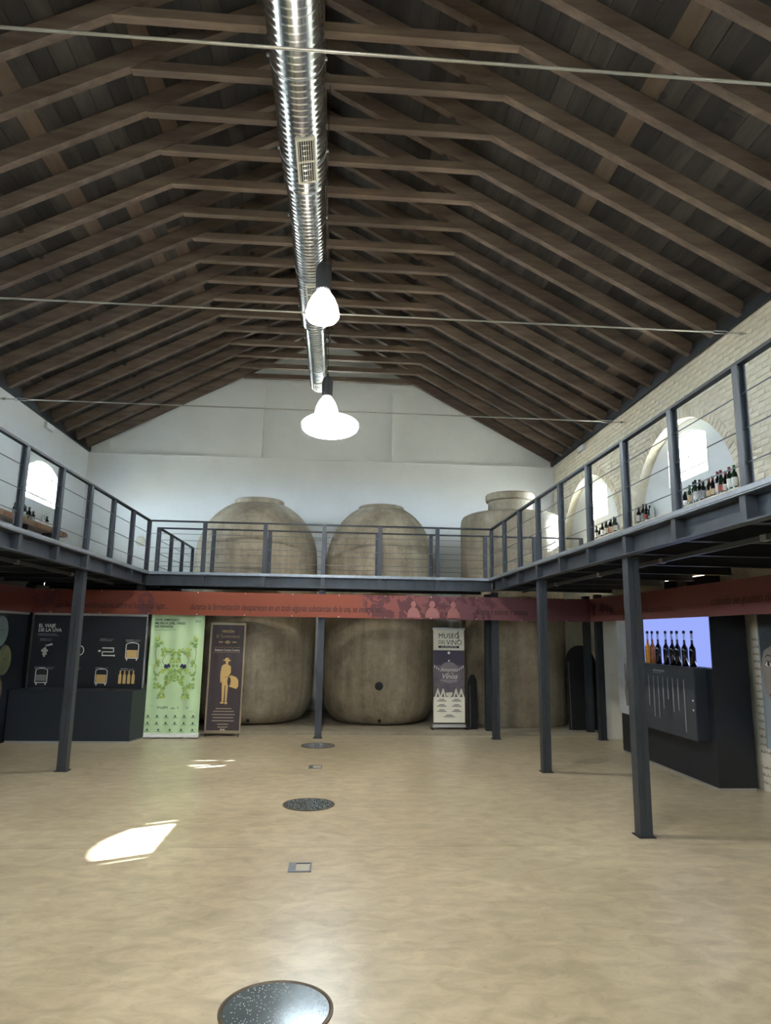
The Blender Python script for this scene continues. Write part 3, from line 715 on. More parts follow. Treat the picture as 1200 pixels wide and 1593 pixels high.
text('MESÓN', .062, 0, 1.69, M_gold, bbn, 'CENTER', y=by); text('El Tamborilero', .075, 0, 1.605, flat('dim_gold', 150, 126, 92, .6), bbn, 'CENTER', y=by, sx=.85)
bars([(-.15, -.08, 1.525, 1.54), (.08, .15, 1.525, 1.54), (-.22, .22, 1.445, 1.448), (-.22, .22, 1.362, 1.365)], M_gold, bbn, by)
MB().poly([(-.06, by, 1.53), (0, by, 1.50), (.06, by, 1.53), (0, by, 1.565)]).obj('diamond_print', flat('dim_gold', 150, 126, 92), bbn, fix=False)
text('Selecta Cocina Casera', .05, 0, 1.385, M_ink, bbn, 'CENTER', y=by, sx=.92)
dm = MB()
def P2(pts, yy=by): dm.poly([(x, yy, z) for x, z in pts])
P2([(-.06, 1.235), (-.03, 1.245), (-.015, 1.27), (.03, 1.272), (.045, 1.245), (.075, 1.225), (.06, 1.215), (-.05, 1.225)])       # hat
P2([(-.012, 1.222), (.03, 1.222), (.036, 1.195), (.026, 1.165), (-.0, 1.165), (-.012, 1.19)])                                       # head
P2([(-.06, 1.15), (-.02, 1.17), (.03, 1.165), (.08, 1.13), (.085, 1.03), (.05, .97), (-.05, .94), (-.068, 1.05)])                   # torso
P2([(-.075, 1.13), (-.055, 1.15), (-.045, .96), (-.065, .86), (-.082, .87), (-.09, 1.0)])                                          # arm
P2([(-.055, .94), (.055, .96), (.05, .82), (.04, .56), (.012, .56), (.008, .82), (-.004, .82), (-.01, .56), (-.04, .56), (-.052, .8)])  # legs
P2([(-.062, .555), (-.008, .555), (-.01, .525), (-.062, .525)]); P2([(.006, .555), (.05, .555), (.052, .52), (.006, .52)])           # shoes
P2([(.03, .82)]+[(.09+.05*math.cos(a), .90+.085*math.sin(a)) for a in [1.2+.3*i for i in range(6)]]+[(.07, .80), (.19, .765), (.222, .81), (.215, .91), (.18, .955), (.10, .985)], by-.0005)
dm.obj('drummer_print', M_gold, bbn, fix=False)
MB().poly([(x, by-.0012, z) for x, z in arc(.062, .885, .028, .075, 0, 2*PI, 16)[:-1]]).obj('drum_skin_print', M_brown, bbn, fix=False)
bars([(-.15+d0, .15-d0, z, z+.011) for z, d0 in ((.44, .02), (.395, -.02), (.345, -.04), (.295, -.02), (.245, -.03), (.19, .06), (.145, .07))]+[(-.04, -.005, .115-.02, .125), (.005, .04, .095, .125)], flat('pale_gold_print', 170, 156, 136), bbn, by)
# white museum banner
wbn = banner_root('stand_banner', 'white and purple wine museum banner standing by the middle tank', (2.06, 12.36, .06), -.03, .03)
WW = .285; wy = -.0045
M_wcl = mat('white_banner_cloth', rgb(226, 222, 206), .55, var=.04, scale=2)
sheet(WW, .06, 1.74, M_wcl, wbn, .002)
box_obj('top_bar', -WW-.012, WW+.012, -.02, .02, 1.74, 1.775, M_alu, wbn); bevel_obj(MB().box(-WW-.012, WW+.012, -.035, .035, .03, .085).obj('base_case', M_alu, wbn), .01)
for x in (-WW-.03, WW+.02): box_obj('foot', x-.012, x+.012, -.12, .12, 0, .03, M_steel2, wbn)
MB().tube([(0, .02, 1.73), (0, .03, .05)], .008, 6).obj('rear_pole', M_steel2, wbn)
M_purp = mat('purple_print', rgb(84, 76, 90), .6, col2=rgb(120, 112, 118), scale=5)
bars([(-WW, WW, .555, 1.375)], M_purp, wbn, wy)
bars([(-WW, WW, 1.11, 1.375)], flat('deep_purple_print', 62, 56, 74), wbn, wy-.0005, 'print_sky')
text('MUSEO', .125, -.19, 1.59, M_dink, wbn, y=wy, sx=.95); text('S', .14, .155, 1.545, M_dink, wbn, y=wy, sx=.7)
text('DEL', .085, -.19, 1.49, M_dink, wbn, y=wy, sx=.9); text('VINO', .125, -.045, 1.475, M_dink, wbn, y=wy, sx=.95)
bars([(-.19, .19, 1.415, 1.455)], M_dink, wbn, wy); text('ALMONTE', .042, 0, 1.421, M_ink, wbn, 'CENTER', y=wy-.001, sx=1.5)
MB().poly([(.15, wy, 1.66), (.165, wy, 1.655), (.185, wy, 1.71), (.17, wy, 1.72)]).obj('accent_print', M_dink, wbn, fix=False)
dome = arc(0, 1.02, .17, .16, 0, PI, 16)+[(-.17, .98), (.17, .98)]
MB().poly([(x, wy-.001, z) for x, z in arc(0, 1.0, .18, .17, 0, PI, 16)]).obj('dome_print', flat('grey_purple_print', 128, 122, 128), wbn, fix=False)
for sx_ in (-1, 1):
    for k in range(3): bars([(sx_*(.19+k*.035)-.008, sx_*(.19+k*.035)+.008, 1.02+k*.02, 1.06+k*.025)], M_ink, wbn, wy-.0012, 'window_print')
for zz, rr in ((1.33, .025), (1.19, .016)): MB().poly([(x, wy-.001, z) for x, z in arc(0, zz, rr, rr, 0, 2*PI, 14)[:-1]]).obj('lamp_print', M_ink, wbn, fix=False)
text('Amantes', .10, 0, 1.00, M_ink, wbn, 'CENTER', shear=.3, y=wy-.002, sx=.9); text('de los', .05, .02, .955, M_ink, wbn, 'CENTER', shear=.3, y=wy-.002); text('Vinos', .13, 0, .875, M_ink, wbn, 'CENTER', shear=.3, y=wy-.002, thick=.002)
bars([(-.16, .15, .845, .851), (-.10, .14, .822, .828), (-.05, .07, .80, .804)], M_ink, wbn, wy-.0012)
mz = MB()
for x0 in (-.26, -.165, .07, .165):
    mz.poly([(x0, wy-.001, .555), (x0+.045, wy-.001, .70), (x0+.065, wy-.001, .70), (x0+.11, wy-.001, .555), (x0+.08, wy-.001, .555), (x0+.055, wy-.001, .625), (x0+.03, wy-.001, .555)])
mz.poly([(x, wy-.0015, z) for x, z in arc(0, .62, .062, .065, PI*.95, PI*2.1, 16)])
mz.obj('emblem_print', M_wcl, wbn, fix=False)
rows = []
for zz in (.505, .415, .325):
    for x in (-.135, .135): rows += [(x-.05, x+.05, zz, zz+.014), (x-.085, x+.085, zz-.025, zz-.011), (x-.004, x+.004, zz-.05, zz-.042)]
rows += [(-.06, .06, .235, .25), (-.10, .10, .21, .224)]
bars(rows, flat('text_ink', 92, 88, 84), wbn, wy); bars([(-WW, WW, .088, .115)], M_dink, wbn, wy, 'print_footer')

# ---------------------------------------------------------------- left exhibit: navy panels and counter
ex = thing('information_stand', 'navy exhibit panel about the journey of the grape, beside the green banner', 'display', (-4.92, 11.55, 0))
box_obj('board', 0, 1.80, 0, .04, .0, 1.93, M_navy, ex)
box_obj('top_profile', 0, 1.80, -.015, .055, 1.93, 1.968, M_alu, ex); box_obj('edge_profile', 1.80, 1.818, -.01, .05, .78, 1.968, M_alu, ex)
ey = -.003
text('EL VIAJE', .075, .08, 1.735, M_ink, ex, y=ey, thick=.002); text('DE LA UVA', .075, .08, 1.665, M_ink, ex, y=ey, thick=.002)
def cap(x, z, wd=.18): return [(x, x+wd*.55, z, z+.012), (x+wd*.6, x+wd, z+.002, z+.008), (x, x+wd*.9, z-.022, z-.014)]
bars([(.08, .38, 1.62, 1.63), (.08, .41, 1.598, 1.606)]+cap(.12, 1.54, .2)+cap(.08, 1.09, .32)+cap(1.07, 1.55, .22)+cap(1.49, 1.54, .24)+cap(1.04, 1.09, .2)+cap(1.44, 1.08, .22)+cap(.66, 1.09, .15), M_inkdim, ex, ey)
def vat(x, z, s, fill, fm):
    b = MB(); W, H = .085*s, .22*s
    def q(pts): b.poly([(x+u, ey, z+v) for u, v in pts])
    q([(-W, .03), (-W+.012, .03), (-W+.012, H-.03), (-W, H-.03)]); q([(W-.012, .03), (W, .03), (W, H-.03), (W-.012, H-.03)])
    q([(-W, .03), (-W, .042), (W, .042), (W, .03)]); q(arc(0, H-.03, W, .045, 0, PI, 10)+arc(0, H-.03, W-.012, .033, PI, 0, 10))
    for u in (-W+.02, W-.035): q([(u, 0), (u+.018, 0), (u+.018, .03), (u, .03)])
    b.obj('vat_icon', M_ink, ex, fix=False)
    if fm: bars([(x-W+.02, x+W-.02, z+.045, z+.045+(H-.08)*fill)], fm, ex, ey, 'wine_icon')
    else: bars([(x-W+.02, x+W-.02, z+.07+.025*k, z+.078+.025*k) for k in range(4)], M_ink, ex, ey, 'wine_icon')
vat(1.60, 1.22, 1.25, .62, M_gold); vat(.20, .82, 1.15, .5, None); vat(1.14, .82, 1.15, .72, M_gold)
b = MB()
for u, v, r in ((0, 0, .025), (.03, .02, .025), (-.03, .02, .025), (0, .04, .03), (.02, -.03, .022), (-.01, -.035, .022), (.0, -.065, .018)): b.poly([(.21+u, ey, 1.34+v) for u, v in arc(u, v, r, r, 0, 2*PI, 10)[:-1]])
b.poly([(.21, ey, 1.38), (.22, ey, 1.38), (.235, ey, 1.46), (.225, ey, 1.46)]); b.poly([(.24, ey, 1.43), (.33, ey, 1.45), (.32, ey, 1.48), (.24, ey, 1.45)]); b.obj('grape_icon', M_ink, ex, fix=False)
bars([(1.12, 1.31, 1.405, 1.422), (1.12, 1.29, 1.345, 1.36), (1.12, 1.31, 1.285, 1.302), (1.295, 1.31, 1.345, 1.42), (1.12, 1.135, 1.285, 1.36), (1.31, 1.33, 1.28, 1.308), (1.06, 1.10, 1.35, 1.38)], M_ink, ex, ey, 'flow_icon')
MB().plate(arc(.77, 1.37, .065, .08, 0, 2*PI, 20)[:-1], [arc(.77, 1.37, .05, .065, 0, 2*PI, 20)[:-1]], ey-.001, ey, XZ).obj('press_icon', M_ink, ex)
b = MB()
for k in range(4):
    x = 1.44+k*.07; b.poly([(x-.024, ey, .85), (x+.024, ey, .85), (x+.024, ey, .98), (x+.01, ey, 1.01), (x+.01, ey, 1.06), (x-.01, ey, 1.06), (x-.01, ey, 1.01), (x-.024, ey, .98)])
b.obj('bottle_icon', M_gold, ex, fix=False)
ct = thing('exhibit_counter', 'low navy counter in front of the grape journey panel', 'counter', (-4.97, 11.05, 0))
MB().prism([(0, 0), (1.85, 0), (1.93, .49), (.05, .49)], .03, .775, lambda p, q, t: (p, q, t)).obj('body', M_navy2, ct)
MB().prism([(.005, .01), (1.84, .01), (1.91, .48), (.055, .48)], .0, .03, lambda p, q, t: (p, q, t)).obj('plinth_strip', M_alu, ct)
MB().box(.15, 1.5, .15, .40, .776, .785).obj('top_inlay', M_navy, ct)
sp2 = thing('information_stand', 'navy side panel carrying round barrel pictures at the left edge', 'display', (-4.99, 11.50, 0), PI/2)
box_obj('board', -3.2, -.02, 0, .04, 0, 1.93, M_navy, sp2); box_obj('top_profile', -3.2, -.02, -.015, .055, 1.93, 1.965, M_alu, sp2)
M_disc = [mat('grey_green_disc', rgb(112, 120, 110), .4, col2=rgb(84, 98, 100), scale=3), mat('olive_disc', rgb(118, 118, 72), .4, col2=rgb(82, 88, 74), scale=3), mat('brown_disc', rgb(112, 94, 64), .4, col2=rgb(78, 74, 60), scale=3)]
for u, zz, k, lb_ in ((-.92, 1.665, 0, 'greyish round tasting disc, topmost on the navy side panel'), (-.73, 1.235, 1, 'olive round tasting disc on the side panel, nearest the corner'), (-.92, .80, 2, 'brownish round tasting disc, lowest on the navy side panel'), (-1.22, 1.235, 1, 'olive round tasting disc cut by the left edge of the picture')):
    dk = thing('picture_disc', lb_, 'disc', (-4.99, 11.50, 0), PI/2, 'round discs on the navy side panel')
    MB().prism(arc(u, zz, .225, .225, 0, 2*PI, 40)[:-1], -.022, -.001, XZ).obj('plate', M_disc[k], dk)
    MB().plate(arc(u, zz, .232, .232, 0, 2*PI, 40)[:-1], [arc(u, zz, .22, .22, 0, 2*PI, 40)[:-1]], -.026, -.001, XZ).obj('rim', M_navy2, dk)
    bars([(u-.05, u+.05, zz+.01, zz+.018), (u-.015, u+.015, zz+.19, zz+.20)], M_navy2, dk, -.024)
# spotlight above the frieze
sl = thing('spotlight', 'small black spotlight glinting above the red frieze on the white wall side', 'spotlight', (-4.70, 11.30, 2.42))
MB().tube([(0, 0, 0), (.10, -.02, -.015)], .03, 14).obj('head', M_black, sl, True); MB().tube([(.03, 0, .02), (.03, 0, .16)], .006, 6).obj('stem', M_black, sl)
MB().tube([(-.002, 0, 0), (-.012, .002, .001)], .022, 14).obj('lens', emis('spot_glow', (.8, .92, 1, 1), 3.0), sl)

# ---------------------------------------------------------------- right exhibit: bottle display
dx = 4.42
rc = thing('display_cabinet', 'dark display cabinet with a lit blue-white bottle niche along the brick wall', 'cabinet', (dx, 7.84, 0))
y1 = 2.62
# local: x 0..0.47 into wall, y 0..2.62 along the wall
box_obj('lower_body', 0, .46, 0, y1, .03, 1.36, M_navy, rc)
box_obj('plinth_strip', .01, .45, .01, y1-.01, 0, .03, M_alu, rc)
box_obj('near_end', .02, .46, 0, .02, 1.36, 2.28, M_navy, rc)
box_obj('far_block', 0, .46, 2.0, y1, 1.36, 2.28, M_navy, rc)
box_obj('lintel', 0, .46, .02, 2.0, 2.1, 2.28, M_navy, rc)
box_obj('back_board', .14, .46, .02, 2.0, 1.36, 2.1, M_navy2, rc)
def lightbox():
    m = bpy.data.materials.new('lightbox_glow'); m.use_nodes = True; N = m.node_tree.nodes; N.remove(N['Principled BSDF'])
    e = N.new('ShaderNodeEmission'); e.inputs[0].default_value = (.34, .43, 1, 1); e.inputs[1].default_value = .30
    m.node_tree.links.new(e.outputs[0], N['Material Output'].inputs[0]); return m
lb = lightbox()
box_obj('light_panel', .125, .14, .025, .16, 1.365, 2.095, lb, rc); box_obj('light_panel', .125, .14, .166, 1.995, 1.365, 2.095, lb, rc)
bl = bpy.data.lights.new('niche_strip', 'AREA'); bl.shape = 'RECTANGLE'; bl.size = .5; bl.size_y = .03; bl.energy = .9; bl.color = (.55, .66, 1)
blo = bpy.data.objects.new('niche_strip', bl); C.objects.link(blo); blo.parent = rc; blo.location = (.09, .33, 1.372); blo.rotation_euler = (PI, 0, PI/2)
lg = thing('display_ledge', 'charcoal front panel with white vertical lettering below the bottles', 'panel', (dx-.16, 7.96, 0))
M_char = mat('charcoal_board', rgb(50, 55, 62), .5, var=.1)
box_obj('front', 0, .018, 0, 1.70, .52, 1.345, M_char, lg); box_obj('shelf', .0, .158, 0, 1.70, 1.345, 1.366, M_char, lg); box_obj('side', .018, .158, 0, .018, .52, 1.345, M_navy2, lg); box_obj('side', .018, .158, 1.682, 1.70, .52, 1.345, M_navy2, lg)
LGF = Matrix.Translation((0, 1.70, 0)) @ Matrix.Rotation(-PI/2, 4, 'Z')
def lgq(b, u0, u1, z0, z1): b.poly([LGF @ Vector((u0, -.002, z0)), LGF @ Vector((u1, -.002, z0)), LGF @ Vector((u1, -.002, z1)), LGF @ Vector((u0, -.002, z1))])
for k, (u, h0) in enumerate(((.66, .66), (.79, .66), (.92, .50), (1.05, .34), (1.18, .52), (1.31, .48), (1.46, .78), (.52, .5), (.38, .4))):
    b = MB(); zz = 1.215
    lgq(b, u-.010, u+.010, zz-h0*.8, zz)
    b.obj('vertical_lettering', M_inkdim, lg, fix=False)
b = MB(); lgq(b, .66, .98, 1.275, 1.30); b.obj('title_print', M_inkdim, lg, fix=False)
b = MB(); lgq(b, .66, .90, 1.255, 1.262); b.obj('title_print', M_inkdim, lg, fix=False)
for zz in (.86, .97): b = MB(); lgq(b, 1.64, 1.67, zz, zz+.022); b.obj('symbol_print', M_ink, lg, fix=False)
# poster with a hand on the far part of the cabinet
po = thing('wall_poster', 'pale grey poster with a dark raised hand, on the far end of the bottle cabinet', 'poster', (dx, 9.80, 0), -PI/2)
M_post = mat('grey_poster', rgb(176, 178, 178), .4, col2=rgb(150, 150, 150), scale=2)
box_obj('sheet', -.68, 0, -.02, -.001, .58, 2.12, M_post, po)
b = MB()
for pts in ([(-.42, .70), (-.22, .72), (-.17, .95), (-.20, 1.16), (-.40, 1.12), (-.46, .9)], [(-.40, 1.12), (-.34, 1.14), (-.29, 1.46), (-.33, 1.48)], [(-.33, 1.13), (-.27, 1.14), (-.20, 1.42), (-.235, 1.44)], [(-.22, 1.0), (-.17, .96), (-.08, 1.14), (-.11, 1.17)], [(-.44, 1.05), (-.40, 1.1), (-.40, 1.32), (-.44, 1.32)]):
    b.poly([(x, -.0215, z) for x, z in pts])
b.obj('hand_print', flat('hand_ink', 104, 98, 96, .5), po, fix=False)
struct(box_obj('trim_4', 4.68, XR, 11.72, 11.98, 0, 2.44, M_white), 'white pier on the brick wall beyond the bottle display')
# writing strip and face poster at the right edge
ws = thing('writing_strip', 'narrow pale strip with brown handwriting between cabinet and face poster', 'panel', (4.97, 7.97, 0), -PI/2)
box_obj('strip', 0, .34, 0, .02, 0, 1.93, mat('paper_strip', rgb(214, 207, 190), .7, var=.1, scale=6), ws)
M_bink = flat('brown_ink', 120, 76, 46, .7)
random.seed(5)
b = MB()
for zz in [.08+.085*k for k in range(20)]:
    if random.random() < .25: continue
    x = .10
    while x < .30:
        h = random.uniform(.012, .04); b.poly([(x, -.002, zz), (x+.008, -.002, zz), (x+.014, -.002, zz+h), (x+.006, -.002, zz+h)])
        b.poly([(x, -.002, zz+h*.4), (x+.016, -.002, zz+h*.4), (x+.016, -.002, zz+h*.4+.006), (x, -.002, zz+h*.4+.006)]); x += random.uniform(.014, .03)
b.obj('handwriting', M_bink, ws, fix=False)
fp = thing('face_poster', 'large grey glass-fronted poster of a face with dark hair at the right edge', 'poster', (4.90, 7.62, 0), -PI/2)
box_obj('sheet', 0, 1.3, 0, .05, .50, 2.1, mat('poster_grey', rgb(158, 162, 164), .3, col2=rgb(140, 146, 150), scale=1.2), fp)
box_obj('glass_edge', -.012, 0, -.01, .05, .50, 2.1, flat('glass_edge', 150, 164, 168, .15), fp)
M_skin = mat('skin_print', rgb(150, 136, 126), .4, col2=rgb(138, 122, 112), scale=3); M_hair = mat('hair_print', rgb(44, 48, 52), .4, col2=rgb(66, 72, 76), scale=14, stretch=(1, 1, 3))
def pp(pts, m, yy, nm): MB().poly([(x, yy, z) for x, z in pts]).obj(nm, m, fp, fix=False)
pp([(.02, 1.72), (.0, 1.35), (.05, 1.12), (.16, .98), (.32, .95), (.48, 1.05), (.56, 1.3), (.58, 1.75), (.3, 1.9)], M_skin, -.002, 'face_print')
pp([(.0, 1.40), (.025, 1.50), (.07, 1.585), (.2, 1.64), (.45, 1.68), (.62, 1.5), (.66, 2.09), (0, 2.09)], M_hair, -.003, 'hair_print')
pp([(.06, 1.50), (.12, 1.545), (.19, 1.535), (.19, 1.52), (.12, 1.525)], M_hair, -.0035, 'brow_print')
pp([(.07, 1.43), (.11, 1.465), (.16, 1.46), (.19, 1.435), (.15, 1.41), (.10, 1.41)], M_ink, -.0035, 'eye_print'); pp(arc(.135, 1.437, .024, .026, 0, 2*PI, 14)[:-1], M_dink, -.004, 'iris_print')
pp([(.065, 1.432), (.11, 1.475), (.165, 1.468), (.20, 1.435), (.16, 1.458), (.11, 1.462)], M_dink, -.0042, 'lash_print')
pp([(.22, 1.36), (.27, 1.20), (.24, 1.17), (.19, 1.19)], flat('nose_shade_print', 128, 108, 98), -.0035, 'nose_print')
pp([(.10, 1.10), (.18, 1.13), (.26, 1.125), (.30, 1.09), (.22, 1.05), (.15, 1.06)], flat('lip_print', 116, 74, 70), -.0035, 'lips_print')

# wall uplight
M_ug = emis('warm_strip_glow', (1, .84, .58, 1), 2.2)
for ya, yb, lb_ in ((8.6, 9.26, 'longer glowing dark wall light above the red frieze, nearer the viewer'), (9.5, 9.9, 'shorter glowing dark wall light above the red frieze, beyond the column')):
    ul = thing('wall_light', lb_, 'lamp', (XR-.09, ya, 2.475), 0, 'up-and-down wall lights')
    box_obj('housing', -.04, .085, 0, yb-ya, -.04, .075, M_black, ul)
    box_obj('lit_strip', -.03, .07, .02, yb-ya-.02, .075, .085, M_ug, ul); box_obj('lit_strip', -.03, .07, .02, yb-ya-.02, -.05, -.04, M_ug, ul)
# small wall fittings
for i, (x, y_, lbl) in enumerate(((XR-.03, 13.35, 'small white emergency light high on the brick wall'), (XL+.03, 13.15, 'small white emergency light high on the white wall'))):
    e = thing('emergency_light', lbl, 'light', (x, y_, 5.60)); s_ = -1 if x > 0 else 1
    bevel_obj(MB().box(-.03, .03, -.17, .17, -.06, .06).obj('case', flat('case_white', 214, 218, 216, .5), e), .01); box_obj('diffuser', .03*s_-.004, .03*s_+.004, -.15, .15, -.045, .045, flat('diffuser_white', 226, 230, 230, .3), e)
rd = thing('round_cover', 'small round cream cover on the white end wall', 'cover', (-4.42, YB, 3.67))
MB().lathe([(.11, 0), (.11, .012), (.095, .02), (0, .022)], 32, caps=False).obj('lid', flat('cover_cream', 200, 196, 176), rd, True, mtx=Matrix.Rotation(PI/2, 4, 'X'))

# ---------------------------------------------------------------- floor glass covers and outlets
def manhole(y, label, glow):
    t = thing('floor_glass_cover', label, 'floor cover', (-.225, y, 0), 0, 'round glass covers in the floor')
    MB().lathe([(.262, 0), (.262, .006), (.25, .008), (.243, .004), (.243, 0)], 64, caps=False).obj('rim', mat('rusted_rim', rgb(96, 86, 72), .5, .4, var=.4, scale=12), t, True)
    MB().lathe([(0, .0008), (.243, .001), (.243, .0035), (0, .004)], 64, caps=False).obj('glass', mat('dark_glass', rgb(74, 86, 90), .14, var=.35, scale=5), t, True)
    m = MB(); random.seed(int(y*10))
    for _ in range(330):
        r = .235*math.sqrt(random.random()); a = random.random()*2*PI; s_ = .0019
        m.add([(r*math.cos(a)-s_, r*math.sin(a)-s_, .0038), (r*math.cos(a)+s_, r*math.sin(a)-s_, .0038), (r*math.cos(a)+s_, r*math.sin(a)+s_, .0038), (r*math.cos(a)-s_, r*math.sin(a)+s_, .0038), (r*math.cos(a), r*math.sin(a), .0062)], [(0, 1, 4), (1, 2, 4), (2, 3, 4), (3, 0, 4)])
    o = m.obj('anti_slip_dots', flat('dot_white', 210, 216, 216, .2), t); o['kind'] = 'stuff'
manhole(3.47, 'large round glass floor cover nearest the viewer', 1); manhole(7.26, 'round dark glass floor cover in the middle of the floor', 0); manhole(10.91, 'round dark glass floor cover nearest the bridge', 0)
for y, lb_ in ((5.39, 'nearer small metal socket box set in the floor'), (9.2, 'farther small metal socket box set in the floor')):
    t = thing('floor_socket', lb_, 'socket box', (-.215, y, 0), 0, 'socket boxes in the floor')
    MB().plate([(-.085, -.10), (.085, -.10), (.085, .10), (-.085, .10)], [[(-.03, -.08), (.07, -.08), (.07, .08), (-.03, .08)]], 0, .006, lambda p, q, z_: (p, q, z_)).obj('frame', flat('socket_grey', 104, 108, 116, .4, metal=.4), t)
    sc = [(-.026, -.072), (.066, -.072), (.066, .06)]+[(.066-.0153*k, .06 if k % 2 == 0 else .075) for k in range(1, 6)]+[(-.026, .06)]
    MB().prism(sc, 0, .003, lambda p, q, z_: (p, q, z_)).obj('lid_inlay', mat('inlay_stone', rgb(176, 174, 160), .6, var=.2, scale=30), t)

# ---------------------------------------------------------------- black boards leaning by the brick wall
M_cov = mat('black_cover', rgb(7, 7, 9), .9, var=.3, scale=5)
def board(x, y, z, wd, h, lean, label, rz=0):
    t = thing('covered_board', label, 'board', (x, y, z), rz, 'black boards leaning in the corner'); t.rotation_euler = (lean, 0, rz)
    out = [(-wd/2, 0), (wd/2, 0), (wd/2*1.0, h*.82)]+arc(0, h*.82, wd/2, h*.18, 0, PI, 10)[1:-1]+[(-wd/2, h*.82)]
    bevel_obj(MB().prism(out, -.03, .03, XZ).obj('cover', M_cov, t), .012)
    MB().prism([(-wd/2+.02, .02), (-wd/2+.035, .02), (-wd/2+.035, h*.8), (-wd/2+.02, h*.8)], -.036, -.03, XZ).obj('edge_strap', flat('strap_grey', 70, 72, 76), t)
board(4.52, 12.28+.12, .06, .52, 1.50, -.06, 'wide black covered board leaning by the last tank, behind the columns')
board(4.66, 12.60, .06, .50, 1.42, -.05, 'second black covered board behind the first one in the corner', .2)
board(2.50, 12.42, .06, .16, .95, -.05, 'narrow black board standing beside the corner column and tank')

# ---------------------------------------------------------------- bottles
def gl(name, c, rough=.12): return flat(name, *c, rough)
BG = [gl('bottle_black', (22, 24, 24)), gl('bottle_green', (34, 58, 36)), gl('bottle_brown', (46, 30, 22)), gl('bottle_clear', (168, 176, 172))]
LB = [flat('label_white', 222, 218, 208), flat('label_cream', 206, 178, 140), flat('label_yellow', 206, 190, 96), flat('label_grey', 150, 152, 156), flat('label_red', 170, 84, 70)]
CP = [flat('capsule_red', 128, 34, 36, .4), flat('capsule_black', 24, 24, 28, .4), flat('capsule_green', 50, 110, 50, .4), flat('capsule_white', 220, 218, 210, .4)]
SH = [[(.036, 0), (.038, .01), (.038, .185), (.030, .215), (.0155, .235), (.0145, .30), (.0165, .302), (.0165, .31)], [(.042, 0), (.043, .01), (.043, .14), (.034, .19), (.018, .235), (.0145, .29), (.0165, .31)], [(.05, 0), (.052, .01), (.052, .09), (.04, .14), (.02, .165), (.016, .21), (.02, .22)]]
cache = {}
def cached(key, fn):
    if key not in cache: cache[key] = fn()
    return cache[key]
def bottle(x, y, z, h, sh, g_, l_, c_, label, group):
    t = thing('wine_bottle', label, 'bottle', (x, y, z), 0, group); sc = h/SH[sh][-1][1]; t.scale = (1, 1, sc)
    link('glass_body', cached(('b', sh, g_), lambda: MB().lathe(SH[sh], 16).mesh('glass_body', BG[g_], True)), t)
    r = SH[sh][1][0]+.0012; zz = SH[sh][2][1]
    if l_ is not None: link('paper_label', cached(('l', sh, l_), lambda: MB().lathe([(r-.001, zz*.2), (r, zz*.2), (r, zz*.82), (r-.001, zz*.82)], 16, caps=False).mesh('paper_label', LB[l_], True)), t)
    if c_ is not None:
        top = SH[sh][-1][1]; link('capsule', cached(('c', sh, c_), lambda: MB().lathe([(.0165, top-.06), (.0182, top-.06), (.0185, top+.001), (0, top+.002)], 14, caps=False).mesh('capsule', CP[c_], True)), t)
ORD = ['first', 'second', 'third', 'fourth', 'fifth', 'sixth', 'seventh', 'eighth', 'ninth', 'tenth', 'eleventh', 'twelfth', 'thirteenth', 'fourteenth']
GN = ['black', 'green', 'brown', 'clear']; LN = ['white', 'cream', 'yellow', 'grey', 'red']; CN = ['red', 'black', 'green', 'white']
def row(data, x, zsill, where, group):
    for i, (y, top, sh, g_, l_, c_) in enumerate(data):
        lab = '%s bottle from left %s, %s glass%s' % (ORD[i], where, GN[g_], '' if l_ is None else ', %s label' % LN[l_])
        bottle(x+(.008 if i % 2 else -.008), y, zsill, top-zsill, sh, g_, l_, c_, lab, group)
row([(9.595, 3.86, 2, 0, 3, 3), (9.489, 3.897, 2, 0, 0, 3), (9.331, 3.921, 0, 1, 1, 2), (9.25, 3.954, 0, 0, 3, 1), (9.168, 3.962, 0, 1, 0, 1), (9.086, 3.948, 0, 0, 3, 1), (8.966, 3.902, 0, 0, 3, 1), (8.842, 3.917, 1, 2, 1, 0), (8.723, 3.914, 1, 2, 1, 0), (8.622, 3.956, 0, 0, 0, 0), (8.519, 3.949, 1, 1, 4, 0), (8.435, 3.917, 1, 0, 0, 0), (8.318, 3.944, 0, 1, 0, 0), (8.234, 3.949, 0, 1, 0, 2)], 5.13, SILL, 'at near end of nearer brick niche', 'bottles in the nearer niche')
row([(11.03, 3.913, 0, 0, 0, 1), (10.887, 3.936, 0, 0, 3, 1), (10.745, 3.917, 1, 0, 4, 1), (10.655, 3.87, 0, 0, None, 1), (10.54, 3.90, 0, 3, None, None)], 5.13, SILL, 'at far end of nearer brick niche', 'bottles in the nearer niche')
row([(12.937, 3.888, 0, 0, 0, 1), (12.797, 3.83, 2, 0, 3, 1), (12.641, 3.899, 0, 0, 0, 1), (12.519, 3.917, 1, 0, 3, 1), (12.435, 3.912, 0, 1, 0, 1), (12.309, 3.928, 1, 0, 4, 3), (12.221, 3.895, 0, 0, 1, 1), (12.114, 3.932, 1, 0, 1, 1), (12.013, 3.887, 0, 1, 0, 1)], 5.13, SILL, 'in the farther brick niche', 'bottles in the farther niche')
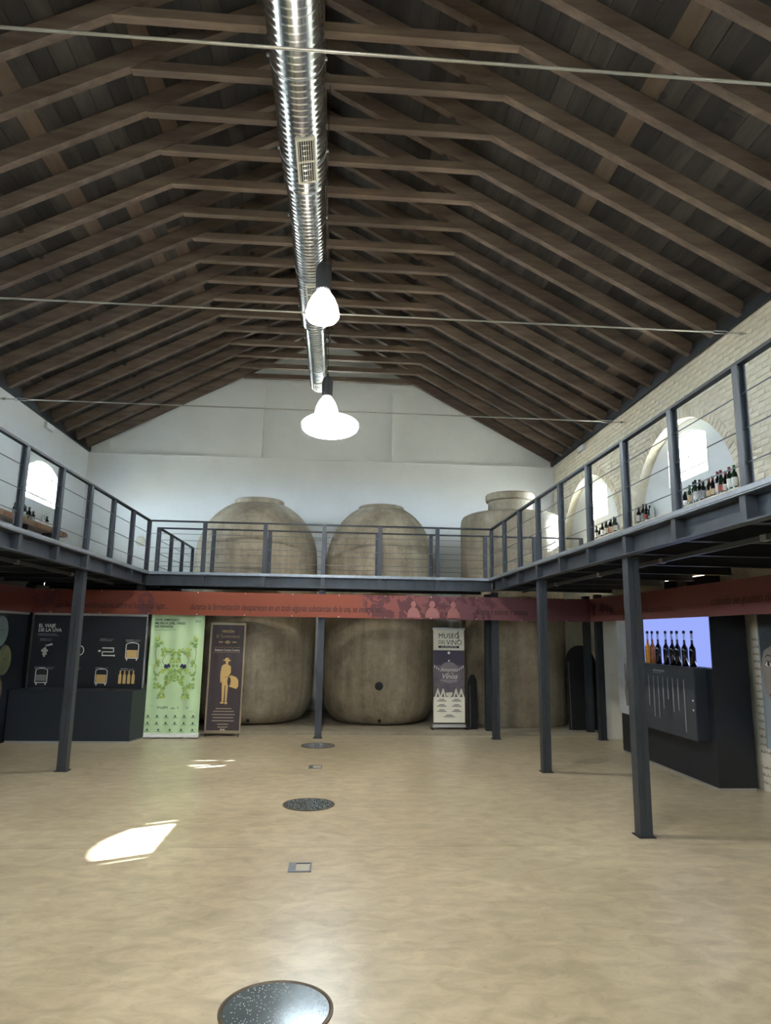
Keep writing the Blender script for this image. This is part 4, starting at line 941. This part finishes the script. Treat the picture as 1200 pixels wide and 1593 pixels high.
# shelf and bottles by the white wall
sh_ = thing('wall_shelf', 'long wooden shelf with darker blocks under the window in the white wall', 'shelf', (XL, 11.0, 3.53))
M_oak = mat('oak_board', rgb(150, 118, 88), .6, col2=rgb(124, 94, 68), scale=2, stretch=(9, .6, 9)); M_oak2 = mat('orange_block', rgb(140, 88, 54), .6, var=.2, scale=8)
box_obj('board', .0, .24, -.8, 2.95, 0, .10, M_oak, sh_)
for yy in (.35, 1.55, 2.25, 2.78): box_obj('block', .235, .25, yy, yy+.22, .01, .075, M_oak2, sh_)
for yy in (.2, 1.3, 2.4): box_obj('bracket', 0, .2, yy, yy+.04, -.12, 0, M_steel2, sh_)
row([(11.97, 3.86, 0, 0, 3, 1), (12.27, 3.885, 0, 0, 3, 1), (12.36, 3.87, 1, 1, 2, 1), (12.482, 3.877, 0, 0, None, 1), (12.688, 3.837, 0, 0, 3, 1), (13.084, 3.899, 1, 3, 0, 3), (13.289, 3.843, 0, 0, 0, 1)], -5.62, 3.63, 'on the wooden wall shelf', 'bottles on the wooden shelf')
# eight tall display bottles
M_amb = [flat('amber_wine', 206, 140, 40, .1), flat('tawny_wine', 150, 84, 44, .1), flat('dark_wine', 14, 12, 16, .1)]
M_neck = mat('clear_neck_glass', rgb(170, 182, 214), .08)
for i, y in enumerate((9.27, 9.13, 8.965, 8.745, 8.578, 8.44, 8.265, 8.25-.02)):
    y = (9.285, 9.145, 8.98, 8.76, 8.59, 8.455, 8.28, 8.095)[i]
    k = 0 if i == 0 else 1 if i == 1 else 2
    t = thing('display_bottle', '%s tall stoppered bottle from the left in the lit display, %s wine' % (ORD[i], ('golden', 'tawny', 'dark')[k]), 'bottle', (dx-.08, y, 1.366), 0, 'stoppered bottles in the lit display')
    link('wine_body', cached(('db', k), lambda: MB().lathe([(.033, 0), (.037, .006), (.039, .19), (.036, .225), (.016, .265), (.0135, .30), (.0135, .325)], 22).mesh('wine_body', M_amb[k], True)), t)
    link('neck', cached('dn', lambda: MB().lathe([(.0135, .325), (.0135, .385), (.017, .388), (.017, .398)], 16).mesh('neck', M_neck, True)), t)
    link('stopper', cached('ds', lambda: MB().lathe([(.010, .398), (.012, .402), (.018, .412), (.019, .42), (.015, .432), (.006, .438)], 14).mesh('stopper', M_black, True)), t)
flush_texts()
